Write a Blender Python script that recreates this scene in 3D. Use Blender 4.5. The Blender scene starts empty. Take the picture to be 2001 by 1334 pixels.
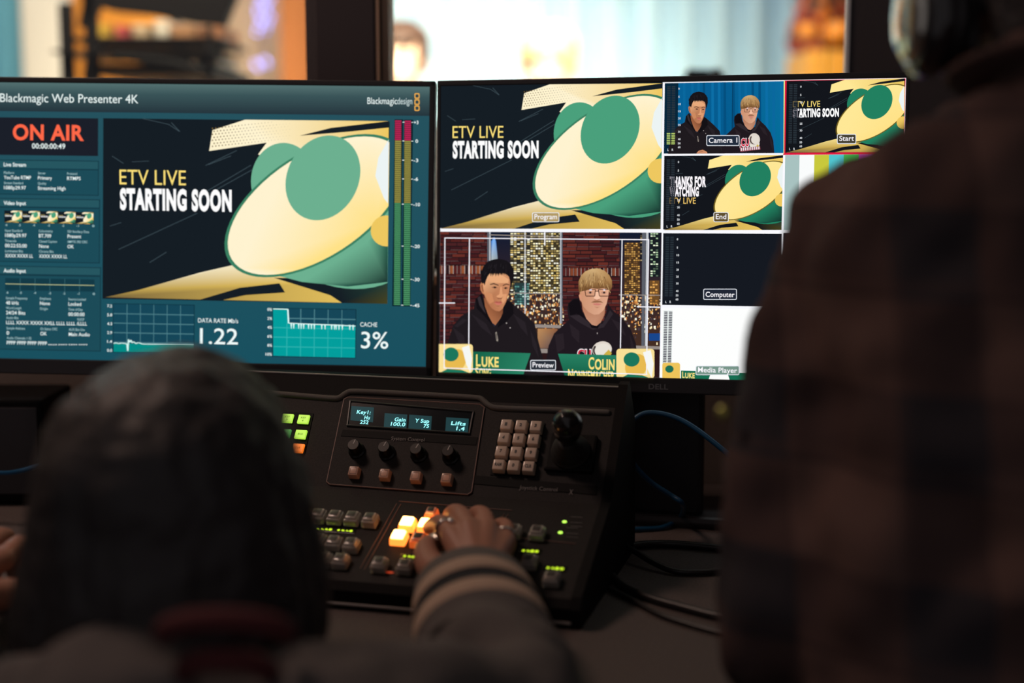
import bpy, bmesh, math, random
from mathutils import Vector, Matrix, Euler, noise

S = bpy.context.scene
COL = S.collection
PI = math.pi
rnd = random.Random(7)

# ------------------------------------------------------------------ camera, world, lights, exposure
CAM = Vector((0.0, 0.0, 1.27))
PITCH = math.radians(7.5)
F = 2001 * 50 / 36.0
cd = bpy.data.cameras.new('camera')
cam = bpy.data.objects.new('camera', cd)
COL.objects.link(cam)
cam.location = CAM
cam.rotation_euler = (PI / 2 - PITCH, 0, 0)
cd.lens = 50
cd.sensor_width = 36
cd.clip_start = 0.02
cd.dof.use_dof = True
cd.dof.focus_distance = 1.55
cd.dof.aperture_fstop = 1.8
S.camera = cam

W = bpy.data.worlds.new('world')
S.world = W
W.use_nodes = True
W.node_tree.nodes['Background'].inputs[0].default_value = (0.98, 0.88, 0.90, 1)
W.node_tree.nodes['Background'].inputs[1].default_value = 0.15

S.view_settings.view_transform = 'Standard'
S.view_settings.look = 'None'
S.view_settings.exposure = 0.0
S.view_settings.gamma = 1.0


def area(name, loc, target, sx, sy, power, color, spread=180):
    l = bpy.data.lights.new(name, 'AREA')
    l.shape = 'RECTANGLE'
    l.size, l.size_y = sx, sy
    l.energy = power
    l.color = color
    l.spread = math.radians(spread)
    o = bpy.data.objects.new(name, l)
    COL.objects.link(o)
    o.location = loc
    o.rotation_euler = (Vector(target) - Vector(loc)).to_track_quat('-Z', 'Y').to_euler()
    return o


area('studio_curtain_light', (0.35, 3.6, 3.3), (0.35, 5.3, 1.5), 2.4, 0.8, 36, (0.95, 0.98, 1.0))
area('studio_key_light', (0.2, 2.7, 2.75), (-0.10, 4.35, 1.50), 0.9, 0.4, 48, (1.0, 0.85, 0.62), 55)
area('studio_cart_light', (-0.75, 2.25, 3.0), (-0.95, 3.4, 1.62), 0.5, 0.3, 14, (1.0, 0.84, 0.62), 70)
area('studio_side_light', (-1.6, 4.4, 3.2), (-1.5, 6.1, 1.5), 1.8, 0.8, 92, (1.0, 0.84, 0.62))
area('control_room_lamp', (-0.95, 1.45, 2.42), (-0.1, 1.40, 0.9), 0.35, 0.35, 9.0, (1.0, 0.68, 0.55))


# ------------------------------------------------------------------ colour and materials
def lin(c):
    return tuple(((x / 255) / 12.92) if x / 255 <= 0.04045 else ((x / 255 + 0.055) / 1.055) ** 2.4 for x in c)


MATS = {}


def mat(name, col, rough=0.6, metal=0.0, emit=None, estr=0.0, bump=None, vary=None, coat=0.0, trans=0.0, spec=0.5):
    """col and emit are linear rgb; bump = (scale, strength, distance); vary = (scale, second colour)"""
    if name in MATS:
        return MATS[name]
    m = bpy.data.materials.new(name)
    m.use_nodes = True
    nt = m.node_tree
    b = nt.nodes['Principled BSDF']
    b.inputs['Base Color'].default_value = (*col, 1)
    b.inputs['Roughness'].default_value = rough
    b.inputs['Metallic'].default_value = metal
    b.inputs['Specular IOR Level'].default_value = spec
    b.inputs['Coat Weight'].default_value = coat
    b.inputs['Transmission Weight'].default_value = trans
    if emit is not None:
        b.inputs['Emission Color'].default_value = (*emit, 1)
        b.inputs['Emission Strength'].default_value = estr
    if vary or bump:
        tc = nt.nodes.new('ShaderNodeTexCoord')
    if vary:
        n = nt.nodes.new('ShaderNodeTexNoise')
        n.inputs['Scale'].default_value = vary[0]
        n.inputs['Detail'].default_value = 5
        r = nt.nodes.new('ShaderNodeValToRGB')
        r.color_ramp.elements[0].position = 0.38
        r.color_ramp.elements[1].position = 0.62
        r.color_ramp.elements[0].color = (*col, 1)
        r.color_ramp.elements[1].color = (*vary[1], 1)
        nt.links.new(tc.outputs['Object'], n.inputs['Vector'])
        nt.links.new(n.outputs['Fac'], r.inputs['Fac'])
        nt.links.new(r.outputs['Color'], b.inputs['Base Color'])
    if bump:
        n = nt.nodes.new('ShaderNodeTexNoise')
        n.inputs['Scale'].default_value = bump[0]
        n.inputs['Detail'].default_value = 4
        p = nt.nodes.new('ShaderNodeBump')
        p.inputs['Strength'].default_value = bump[1]
        p.inputs['Distance'].default_value = bump[2]
        nt.links.new(tc.outputs['Object'], n.inputs['Vector'])
        nt.links.new(n.outputs['Fac'], p.inputs['Height'])
        nt.links.new(p.outputs['Normal'], b.inputs['Normal'])
    MATS[name] = m
    return m


def screen_mat():
    m = bpy.data.materials.new('lit_screen')
    m.use_nodes = True
    nt = m.node_tree
    nt.nodes.clear()
    a = nt.nodes.new('ShaderNodeVertexColor')
    a.layer_name = 'col'
    e = nt.nodes.new('ShaderNodeEmission')
    e.inputs['Strength'].default_value = 1.0
    o = nt.nodes.new('ShaderNodeOutputMaterial')
    nt.links.new(a.outputs['Color'], e.inputs['Color'])
    nt.links.new(e.outputs['Emission'], o.inputs['Surface'])
    return m


def glass_mat():
    m = bpy.data.materials.new('window_glass')
    m.use_nodes = True
    nt = m.node_tree
    nt.nodes.clear()
    t = nt.nodes.new('ShaderNodeBsdfTransparent')
    t.inputs[0].default_value = (0.96, 0.98, 0.98, 1)
    g = nt.nodes.new('ShaderNodeBsdfGlossy')
    g.inputs['Roughness'].default_value = 0.02
    x = nt.nodes.new('ShaderNodeMixShader')
    x.inputs[0].default_value = 0.04
    o = nt.nodes.new('ShaderNodeOutputMaterial')
    nt.links.new(t.outputs[0], x.inputs[1])
    nt.links.new(g.outputs[0], x.inputs[2])
    nt.links.new(x.outputs[0], o.inputs['Surface'])
    return m


def plaid_mat():
    m = bpy.data.materials.new('plaid_flannel')
    m.use_nodes = True
    nt = m.node_tree
    b = nt.nodes['Principled BSDF']
    b.inputs['Roughness'].default_value = 0.95
    b.inputs['Specular IOR Level'].default_value = 0.1
    tc = nt.nodes.new('ShaderNodeTexCoord')
    sp = nt.nodes.new('ShaderNodeSeparateXYZ')
    nt.links.new(tc.outputs['Object'], sp.inputs[0])

    def band(sock, period, phase, width):
        a = nt.nodes.new('ShaderNodeMath'); a.operation = 'ADD'; a.inputs[1].default_value = phase
        d = nt.nodes.new('ShaderNodeMath'); d.operation = 'DIVIDE'; d.inputs[1].default_value = period
        f = nt.nodes.new('ShaderNodeMath'); f.operation = 'FRACT'
        l = nt.nodes.new('ShaderNodeMath'); l.operation = 'LESS_THAN'; l.inputs[1].default_value = width
        nt.links.new(sock, a.inputs[0]); nt.links.new(a.outputs[0], d.inputs[0])
        nt.links.new(d.outputs[0], f.inputs[0]); nt.links.new(f.outputs[0], l.inputs[0])
        return l.outputs[0]

    def add(a, b_, k):
        n = nt.nodes.new('ShaderNodeMath'); n.operation = 'MULTIPLY_ADD'
        nt.links.new(b_, n.inputs[0]); n.inputs[1].default_value = k
        if a is None:
            n.inputs[2].default_value = 0
        else:
            nt.links.new(a, n.inputs[2])
        return n.outputs[0]
    v = add(None, band(sp.outputs[0], 0.105, 0.02, 0.52), 0.42)
    v = add(v, band(sp.outputs[2], 0.118, 0.035, 0.5), 0.42)
    v = add(v, band(sp.outputs[0], 0.105, 0.072, 0.07), 0.16)
    v = add(v, band(sp.outputs[2], 0.118, 0.09, 0.07), 0.16)
    r = nt.nodes.new('ShaderNodeValToRGB')
    r.color_ramp.elements[0].color = (0.034, 0.030, 0.034, 1)
    r.color_ramp.elements[1].color = (0.115, 0.070, 0.060, 1)
    e = r.color_ramp.elements.new(0.45)
    e.color = (0.066, 0.041, 0.038, 1)
    nt.links.new(v, r.inputs['Fac'])
    nt.links.new(r.outputs['Color'], b.inputs['Base Color'])
    return m


SCREEN = screen_mat()
M_casing = mat('black_plastic', (0.022, 0.020, 0.024), 0.45, bump=(900, 0.15, 0.0004))
M_panel = mat('charcoal_panel', (0.014, 0.0125, 0.0125), 0.65, vary=(700, (0.021, 0.018, 0.018)), bump=(1300, 0.25, 0.0005), spec=0.2)
M_hood = mat('shaded_hood', (0.0055, 0.005, 0.0055), 0.75, bump=(1300, 0.25, 0.0005), spec=0.15)  # darker copy of the panel tone, shade of the turned-away hood painted in
M_bead = mat('panel_bead', (0.075, 0.067, 0.062), 0.6, bump=(1600, 0.6, 0.001))
M_dark = mat('dark_plastic', (0.004, 0.004, 0.0045), 0.6, spec=0.12)
M_seam = mat('reddish_edge', (0.16, 0.085, 0.070), 0.5)
M_key = mat('clear_beige_key', (0.56, 0.44, 0.36), 0.22, coat=0.6)
M_ink = mat('key_ink', (0.02, 0.018, 0.02), 0.5)
M_greytext = mat('grey_print', (0.16, 0.15, 0.15), 0.6)


# ------------------------------------------------------------------ object helpers
def link(o, parent=None):
    COL.objects.link(o)
    if parent is not None:
        o.parent = parent
    return o


def tag(o, label=None, cat=None, group=None, kind=None):
    if label:
        o['label'] = label
    if cat:
        o['category'] = cat
    if group:
        o['group'] = group
    if kind:
        o['kind'] = kind
    return o


def empty(name, loc=(0, 0, 0), rz=0.0):
    o = bpy.data.objects.new(name, None)
    o.empty_display_size = 0.05
    COL.objects.link(o)
    o.location = loc
    o.rotation_euler = (0, 0, rz)
    return o


def obj(name, bm, m, parent=None, smooth=None):
    me = bpy.data.meshes.new(name)
    bmesh.ops.recalc_face_normals(bm, faces=bm.faces)
    bm.to_mesh(me)
    bm.free()
    for x in (m if isinstance(m, (list, tuple)) else [m]):
        me.materials.append(x)
    if smooth is not None:
        me.shade_smooth()
        if smooth < 180:
            me.set_sharp_from_angle(angle=math.radians(smooth))
    return link(bpy.data.objects.new(name, me), parent)


def box(bm, size, M=None, bevel=0.0, seg=2, mi=0):
    M = M or Matrix.Identity(4)
    r = bmesh.ops.create_cube(bm, size=1.0, matrix=M @ Matrix.Diagonal((*size, 1)))
    vs = r['verts']
    fs = set(f for v in vs for f in v.link_faces)
    if bevel > 0:
        es = list(set(e for v in vs for e in v.link_edges))
        rr = bmesh.ops.bevel(bm, geom=es, offset=bevel, segments=seg, profile=0.6, affect='EDGES')
        fs = set(rr['faces']) | set(f for f in fs if f.is_valid)
    for f in fs:
        if f.is_valid:
            f.material_index = mi
    return vs


def bx(bm, x0, x1, y0, y1, z0, z1, bevel=0.0, mi=0):
    return box(bm, (x1 - x0, y1 - y0, z1 - z0), Matrix.Translation(((x0 + x1) / 2, (y0 + y1) / 2, (z0 + z1) / 2)), bevel, mi=mi)


def catmull(pts, n):
    pts = [Vector(p) for p in pts]
    out = []
    for i in range(len(pts) - 1):
        p0, p1, p2, p3 = pts[max(i - 1, 0)], pts[i], pts[i + 1], pts[min(i + 2, len(pts) - 1)]
        for k in range(n):
            t = k / n
            out.append(0.5 * ((2 * p1) + (p2 - p0) * t + (2 * p0 - 5 * p1 + 4 * p2 - p3) * t * t + (3 * p1 - p0 - 3 * p2 + p3) * t ** 3))
    out.append(pts[-1].copy())
    return out


def rings(bm, cs, seg=16, cap=True, mis=None):
    """cs: list of (centre, axis_a, axis_b) ring frames"""
    R = []
    for c, a, b in cs:
        R.append([bm.verts.new(c + a * math.cos(2 * PI * k / seg) + b * math.sin(2 * PI * k / seg)) for k in range(seg)])
    for i in range(len(R) - 1):
        for k in range(seg):
            f = bm.faces.new((R[i][k], R[i][(k + 1) % seg], R[i + 1][(k + 1) % seg], R[i + 1][k]))
            if mis:
                f.material_index = mis[i]
    if cap:
        bm.faces.new(list(reversed(R[0])))
        bm.faces.new(R[-1])
    return R


def tube(bm, pts, r, seg=12, side=None, ends=True, n=4):
    """pts: [(pos, r)] or [(pos, ra, rb)]; swept along a smooth path with round ends; side = direction of ra"""
    P = [Vector(p[0]) if isinstance(p, tuple) and not isinstance(p[0], (int, float)) else Vector(p) for p in pts]
    A = [(p[1] if isinstance(p, tuple) and not isinstance(p[0], (int, float)) else r) for p in pts]
    B = [(p[2] if isinstance(p, tuple) and not isinstance(p[0], (int, float)) and len(p) > 2 else a) for p, a in zip(pts, A)]
    if len(P) > 2 and n > 1:
        Q = catmull(P, n)
        AB = catmull([Vector((a, b, 0)) for a, b in zip(A, B)], n)
        A = [max(v.x, 1e-5) for v in AB]
        B = [max(v.y, 1e-5) for v in AB]
    else:
        Q = P
    T = []
    for i in range(len(Q)):
        d = Q[min(i + 1, len(Q) - 1)] - Q[max(i - 1, 0)]
        T.append(d.normalized() if d.length > 1e-9 else Vector((0, 0, 1)))
    s = Vector(side) if side is not None else (Vector((1, 0, 0)) if abs(T[0].x) < 0.8 else Vector((0, 0, 1)))
    cs = []
    for i, (q, t) in enumerate(zip(Q, T)):
        if side is not None:
            s = Vector(side)
        a = (s - t * s.dot(t)).normalized()
        if side is None:
            s = a
        b = t.cross(a)
        if ends and i == 0:
            for k in (0.0, 0.35, 0.65, 0.86):
                w = math.sqrt(1 - (1 - k) ** 2) if k else 0.08
                cs.append((q - t * min(A[0], B[0]) * (1 - k), a * A[0] * w, b * B[0] * w))
        cs.append((q, a * A[i], b * B[i]))
        if ends and i == len(Q) - 1:
            for k in (0.86, 0.65, 0.35, 0.0):
                w = math.sqrt(1 - (1 - k) ** 2) if k else 0.08
                cs.append((q + t * min(A[-1], B[-1]) * (1 - k), a * A[-1] * w, b * B[-1] * w))
    return rings(bm, cs, seg)


def ball(bm, c, r, rot=None, seg=20):
    r = (r, r, r) if isinstance(r, (int, float)) else r
    M = Matrix.Translation(c) @ (rot.to_4x4() if rot is not None else Matrix.Identity(4)) @ Matrix.Diagonal((*r, 1))
    return bmesh.ops.create_uvsphere(bm, u_segments=seg, v_segments=seg // 2 + 2, radius=1.0, matrix=M)['verts']


def lathe(bm, prof, M=None, seg=24):
    M = M or Matrix.Identity(4)
    R3 = M.to_3x3()
    cs = [(M @ Vector((0, 0, z)), R3 @ Vector((max(r, 1e-5), 0, 0)), R3 @ Vector((0, max(r, 1e-5), 0))) for r, z in prof]
    return rings(bm, cs, seg)


def fuse(bm, voxel, smooth=4, wrinkle=None):
    """union of overlapping closed shapes into one continuous surface; returns a new bmesh"""
    me = bpy.data.meshes.new('tmp')
    bmesh.ops.recalc_face_normals(bm, faces=bm.faces)
    bm.to_mesh(me)
    bm.free()
    o = bpy.data.objects.new('tmp', me)
    COL.objects.link(o)
    m = o.modifiers.new('r', 'REMESH')
    m.mode = 'VOXEL'
    m.voxel_size = voxel
    if smooth:
        s = o.modifiers.new('s', 'SMOOTH')
        s.factor = 0.5
        s.iterations = smooth
    dg = bpy.context.evaluated_depsgraph_get()
    me2 = bpy.data.meshes.new_from_object(o.evaluated_get(dg))
    bpy.data.objects.remove(o)
    bpy.data.meshes.remove(me)
    b = bmesh.new()
    b.from_mesh(me2)
    bpy.data.meshes.remove(me2)
    if wrinkle:
        b.normal_update()
        fx, amp, st = wrinkle
        off = [(v, v.normal * amp * (noise.noise(Vector((v.co.x * fx * st[0], v.co.y * fx * st[1], v.co.z * fx * st[2]))) + 0.5 * noise.noise(v.co * fx * 2.3))) for v in b.verts]
        for v, d in off:
            v.co += d
    return b


# ------------------------------------------------------------------ from a photo pixel to a point of the room
CF = Vector((0, math.cos(PITCH), -math.sin(PITCH)))
CU = Vector((0, math.sin(PITCH), math.cos(PITCH)))
CR = Vector((1, 0, 0))


def ray(px, py):
    return CF + CR * ((px - 1000.5) / F) - CU * ((py - 667) / F)


def at_Y(px, py, Y):
    d = ray(px, py)
    return CAM + d * ((Y - CAM.y) / d.y)


def at_Z(px, py, Z):
    d = ray(px, py)
    return CAM + d * ((Z - CAM.z) / d.z)


def at_d(px, py, dist):
    return CAM + ray(px, py) * dist


class Frame:
    """a flat face: origin, unit axes u and v, normal n (in the room), placed under a parent with matrix PM"""

    def __init__(s, o, u, v, n, PM=None):
        s.o, s.u, s.v, s.n = Vector(o), Vector(u), Vector(v), Vector(n)
        s.inv = (PM or Matrix.Identity(4)).inverted()

    def hit(s, px, py, h=0.0):
        d = ray(px, py)
        t = (s.o + s.n * h - CAM).dot(s.n) / d.dot(s.n)
        p = CAM + d * t - s.o
        return p.dot(s.u), p.dot(s.v)

    def P(s, u, v, h=0.0):
        return s.inv @ (s.o + s.u * u + s.v * v + s.n * h)

    def M(s, u, v, h=0.0):
        m = Matrix((s.u, s.v, s.n)).transposed().to_4x4()
        m.translation = s.o + s.u * u + s.v * v + s.n * h
        return s.inv @ m

    def px(s, px, py, h=0.0):
        return s.P(*s.hit(px, py, h), h)

    def Mpx(s, px, py, h=0.0):
        return s.M(*s.hit(px, py, h), h)


# ------------------------------------------------------------------ lettering and flat pictures
TXT = {}


def glyphs(s, off=0.0):
    k = (s, off)
    if k in TXT:
        return TXT[k]

    def mk(t, o_):
        c = bpy.data.curves.new('t', 'FONT')
        c.body = t
        c.offset = o_
        c.space_character = 1 + o_ * 2.2
        c.resolution_u = 4
        o = bpy.data.objects.new('t', c)
        COL.objects.link(o)
        bpy.context.view_layer.update()
        me = bpy.data.meshes.new_from_object(o.evaluated_get(bpy.context.evaluated_depsgraph_get()))
        v = [(p.co.x, p.co.y) for p in me.vertices]
        f = [tuple(q.vertices) for q in me.polygons]
        bpy.data.objects.remove(o)
        bpy.data.curves.remove(c)
        bpy.data.meshes.remove(me)
        return v, f
    if ('H', off) not in TXT and s != 'H':
        glyphs('H', off)
    v, f = mk(s, off)
    if s == 'H':
        TXT[k] = (v, f, max(y for _, y in v) - off)
    ch = TXT[('H', off)][2] if s != 'H' else TXT[k][2]
    x0, x1 = min(x for x, _ in v), max(x for x, _ in v)
    res = ([((x - x0) / max(x1 - x0, 1e-6), y / ch) for x, y in v], f, ch if s == 'H' else (x1 - x0) / ch)
    if s != 'H':
        TXT[k] = res
    return res


def letter_bm(bm, s, M, w, h, off=0.0):
    """flat lettering, centred on M, w wide, h the height of a capital"""
    v, f, _ = glyphs(s, off) if s != 'H' else glyphs('H ', off)
    vs = [bm.verts.new(M @ Vector(((x - 0.5) * w, (y - 0.5) * h, 0))) for x, y in v]
    for q in f:
        try:
            bm.faces.new([vs[i] for i in q])
        except ValueError:
            pass


class Canvas:
    """a flat luminous picture: coloured faces stacked in thin layers on one screen"""

    def __init__(s, fr, base=0.0004, step=0.00003):
        s.fr, s.h, s.step = fr, base, step
        s.V, s.Fc, s.C = [], [], []
        s.clip = None

    def _clip(s, pts, cols):
        if s.clip is None:
            return pts, cols
        x0, y0, x1, y1 = s.clip
        for ax, lim, sg in ((0, x0, 1), (0, x1, -1), (1, y0, 1), (1, y1, -1)):
            o, oc = [], []
            n = len(pts)
            for i in range(n):
                a, b, ca, cb = pts[i], pts[(i + 1) % n], cols[i], cols[(i + 1) % n]
                da, db = (a[ax] - lim) * sg, (b[ax] - lim) * sg
                if da >= 0:
                    o.append(a); oc.append(ca)
                if (da > 0) != (db > 0) and abs(da - db) > 1e-12:
                    t = da / (da - db)
                    o.append((a[0] + (b[0] - a[0]) * t, a[1] + (b[1] - a[1]) * t))
                    oc.append(tuple(p + (q - p) * t for p, q in zip(ca, cb)))
            pts, cols = o, oc
            if len(pts) < 3:
                return [], []
        return pts, cols

    def raw(s, pts, cols, adv=True):
        if adv:
            s.h += s.step
        pts, cols = s._clip(pts, cols)
        if len(pts) < 3:
            return
        i = len(s.V)
        s.V += [s.fr.P(x, y, s.h) for x, y in pts]
        s.Fc.append(list(range(i, i + len(pts))))
        s.C.append(cols)

    def poly(s, m, pts, col, adv=True):
        cols = [lin(c) for c in col] if isinstance(col[0], (tuple, list)) else [lin(col)] * len(pts)
        s.raw([m(*p) for p in pts], cols, adv)

    def rect(s, m, x0, y0, x1, y1, col, adv=True):
        a, b = m(x0, y0), m(x1, y1)
        cols = [lin(c) for c in col] if isinstance(col[0], (tuple, list)) else [lin(col)] * 4
        s.raw([(a[0], a[1]), (b[0], a[1]), (b[0], b[1]), (a[0], b[1])], cols, adv)

    def quad(s, m, p, col, adv=True):
        s.poly(m, p, col, adv)

    def rounded(s, m, x0, y0, x1, y1, r, col, adv=True):
        pts = []
        for cx, cy, a0 in ((x1 - r, y0 + r, -90), (x1 - r, y1 - r, 0), (x0 + r, y1 - r, 90), (x0 + r, y0 + r, 180)):
            for k in range(5):
                a = math.radians(a0 + 22.5 * k)
                pts.append((cx + r * math.cos(a), cy + r * math.sin(a)))
        s.poly(m, pts, col, adv)

    def oval(s, m, cx, cy, rx, ry, col, rot=0.0, n=40, adv=True, a0=0, a1=360):
        c, d = math.cos(math.radians(rot)), math.sin(math.radians(rot))
        pts = []
        for k in range(n):
            a = math.radians(a0 + (a1 - a0) * k / (n if a1 - a0 == 360 else n - 1))
            x, y = rx * math.cos(a), ry * math.sin(a)
            pts.append((cx + x * c - y * d, cy + x * d + y * c))
        s.poly(m, pts, col, adv)

    def line(s, m, pts, w, col, adv=True):
        if adv:
            s.h += s.step
        for (xa, ya), (xb, yb) in zip(pts[:-1], pts[1:]):
            L = math.hypot(xb - xa, yb - ya) or 1e-6
            nx, ny = -(yb - ya) / L * w / 2, (xb - xa) / L * w / 2
            s.poly(m, [(xa + nx, ya + ny), (xb + nx, yb + ny), (xb - nx, yb - ny), (xa - nx, ya - ny)], col, False)

    def text(s, m, t, x, y, w, h, col, off=0.0, axis=True):
        """left end x, baseline y, width w, capital height h in map units"""
        s.h += s.step
        v, f, _ = glyphs(t, off)
        if axis:
            o, ex, ey = m(x, y), m(x + w, y), m(x, y - h)
            wl, hl = ex[0] - o[0], ey[1] - o[1]
            pts = [(o[0] + a * wl, o[1] + b * hl) for a, b in v]
        else:
            pts = [m(x + a * w, y - b * h) for a, b in v]
        c = lin(col)
        for q in f:
            s.raw([pts[i] for i in q], [c] * len(q), False)

    def build(s, name, parent, label=None):
        me = bpy.data.meshes.new(name)
        me.from_pydata([tuple(v) for v in s.V], [], s.Fc)
        a = me.color_attributes.new('col', 'FLOAT_COLOR', 'CORNER')
        i = 0
        for c in s.C:
            for q in c:
                a.data[i].color = (*q, 1)
                i += 1
        me.materials.append(SCREEN)
        o = link(bpy.data.objects.new(name, me), parent)
        if label:
            o['label'] = label
        return o


def bil(m, c):
    """unit square (0..1, 0..1 downwards) onto the quad of four photo points tl, tr, br, bl of map m"""
    q = [m(*p) for p in c]

    def g(u, v):
        return tuple((q[0][i] * (1 - u) + q[1][i] * u) * (1 - v) + (q[3][i] * (1 - u) + q[2][i] * u) * v for i in (0, 1))
    return g


def sub(m, ox, oy, k):
    return lambda x, y: m(ox + x / k, oy + y / k)


def bounds(m, c):
    q = [m(*p) for p in c]
    return (min(p[0] for p in q), min(p[1] for p in q), max(p[0] for p in q), max(p[1] for p in q))

# ------------------------------------------------------------------ the setting: control room
FZ = 0.09            # floor level
WY = 1.86            # window wall, near face
WB = 1.95            # window wall, far face
XL0, XL1 = -1.55, at_Y(597, 60, WY).x
XR0, XR1 = at_Y(745, 60, WY).x, at_Y(1661, 60, WY).x
SILL, HEAD = 1.10, 2.15
M_wall = mat('dark_wall_paint', (0.075, 0.064, 0.068), 0.85, bump=(180, 0.2, 0.002))
M_lowwall = mat('brown_wall_paint', (0.19, 0.15, 0.13), 0.9, bump=(240, 0.3, 0.002))
M_floor = mat('dark_carpet', (0.035, 0.03, 0.03), 1.0, vary=(300, (0.05, 0.045, 0.045)), bump=(600, 0.5, 0.003))
M_studiofloor = mat('studio_floor', (0.30, 0.25, 0.20), 0.5)

bm = bmesh.new()
bx(bm, -3.2, 2.6, WY, WB, SILL - 0.02, SILL)
bx(bm, -3.2, 2.6, WY, WB, HEAD, 2.7)
bx(bm, -3.2, XL0, WY, WB, SILL, HEAD)
bx(bm, XL1, XR0, WY, WB, SILL, HEAD)
XF = at_Y(1653.5, 60, WB).x
for vs_ in ([(XR1, WY), (2.6, WY), (2.6, WB), (XF, WB)],):
    lo = [bm.verts.new((x, y, SILL)) for x, y in vs_]
    hi = [bm.verts.new((x, y, HEAD)) for x, y in vs_]
    bm.faces.new(lo); bm.faces.new(hi)
    for i in range(4):
        bm.faces.new((lo[i], lo[(i + 1) % 4], hi[(i + 1) % 4], hi[i]))
tag(obj('wall_front', bm, M_wall), kind='structure')
bm = bmesh.new()
bx(bm, -3.2, 2.6, WY, WB, FZ, SILL - 0.02)
tag(obj('wall_front_lower', bm, M_lowwall), kind='structure')
bm = bmesh.new(); bx(bm, -3.2, 2.6, -1.2, WB, FZ - 0.1, FZ)
tag(obj('floor', bm, M_floor), kind='structure')
bm = bmesh.new(); bx(bm, -3.2, 2.6, 0.3, WB, 2.6, 2.7)
tag(obj('ceiling', bm, mat('dark_ceiling', (0.05, 0.045, 0.045), 0.9)), kind='structure')
bm = bmesh.new(); bx(bm, -3.3, -3.2, -1.2, WB, FZ, 2.7)
tag(obj('wall_left', bm, M_wall), kind='structure')
bm = bmesh.new(); bx(bm, 2.6, 2.7, -1.2, WB, FZ, 2.7)
tag(obj('wall_right', bm, M_wall), kind='structure')

M_glass = glass_mat()
M_tan = mat('tan_wood_stop', (0.52, 0.33, 0.22), 0.55, bump=(60, 0.3, 0.002))
M_black = mat('black_frame_paint', (0.006, 0.005, 0.0055), 0.6, spec=0.15)
M_white = mat('white_frame_paint', (0.80, 0.80, 0.80), 0.4)


def window(name, x0, x1, label):
    w = empty(name, ((x0 + x1) / 2, WY, SILL))
    tag(w, label, 'window', kind='structure')
    PM = Matrix.Translation(w.location)
    w['label'] = label
    d = Vector(w.location)

    def part(nm, m, *a):
        b = bmesh.new()
        bx(b, a[0] - d.x, a[1] - d.x, a[2] - d.y, a[3] - d.y, a[4] - d.z, a[5] - d.z, 0.001)
        return obj(nm, b, m, w)
    part('glass_pane', M_glass, x0 + 0.004, x1 - 0.004, WB - 0.018, WB - 0.012, SILL + 0.004, HEAD - 0.004)
    part('sill_board', M_tan, x0, x1, WY + 0.002, WB, SILL, SILL + 0.012)
    part('top_rail', M_black, x0, x1, WB - 0.03, WB, HEAD - 0.03, HEAD)
    return w, part


w1, p1 = window('window_1', XL0, XL1, 'wide studio window above the teal status monitor')
p1('side_rail', M_black, XL1 - 0.006, XL1, WB - 0.03, WB, SILL, HEAD)
lw = at_Y(0, 139, WB - 0.02)
p1('cross_bar', M_black, XL0, -0.80, WB - 0.045, WB - 0.02, lw.z - 0.004, lw.z + 0.004)
w2, p2 = window('window_2', XR0, XR1, 'bright studio window above the grid monitor')
p2('wood_stop', M_tan, XR0, XR0 + 0.009, WY + 0.004, WB, SILL, HEAD)
p2('side_rail', M_white, XR1 - 0.0052, XR1, WY - 0.002, WY + 0.010, SILL, HEAD)
# raised trims on the dark post between the windows
bm = bmesh.new()
a, b = at_Y(733.5, 60, WY - 0.012).x, at_Y(741, 60, WY - 0.012).x
bx(bm, a, b, WY - 0.012, WY, SILL, HEAD, 0.001)
tag(obj('trim_1', bm, M_tan), kind='structure')
bm = bmesh.new()
a, b = at_Y(616, 60, WY - 0.014).x, at_Y(732, 60, WY - 0.014).x
bx(bm, a, b, WY - 0.014, WY, SILL, HEAD, 0.002)
tag(obj('trim_2', bm, mat('dark_post_paint', (0.06, 0.05, 0.054), 0.6, spec=0.2)), kind='structure')

# ------------------------------------------------------------------ the studio behind the windows
CY = 5.3            # curtain
BY = 6.3            # back wall
bm = bmesh.new(); bx(bm, -4.5, 3.5, WB, BY + 0.1, FZ - 0.1, FZ)
tag(obj('floor_studio', bm, M_studiofloor), kind='structure')
bm = bmesh.new(); bx(bm, -4.5, 3.5, BY, BY + 0.1, FZ, 3.6)
tag(obj('wall_studio_back', bm, mat('studio_beige_wall', (0.62, 0.47, 0.33), 0.8)), kind='structure')
bm = bmesh.new(); bx(bm, -4.6, -4.5, WB, BY, FZ, 3.6)
tag(obj('wall_studio_left', bm, mat('studio_beige_wall', (0.62, 0.47, 0.33), 0.8)), kind='structure')
bm = bmesh.new(); bx(bm, 3.5, 3.6, WB, BY, FZ, 3.6)
tag(obj('wall_studio_right', bm, mat('studio_beige_wall', (0.62, 0.47, 0.33), 0.8)), kind='structure')
bm = bmesh.new(); bx(bm, -4.6, 3.6, WB, BY, 3.6, 3.7)
tag(obj('ceiling_studio', bm, mat('studio_ceiling', (0.30, 0.28, 0.26), 0.9)), kind='structure')


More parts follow.
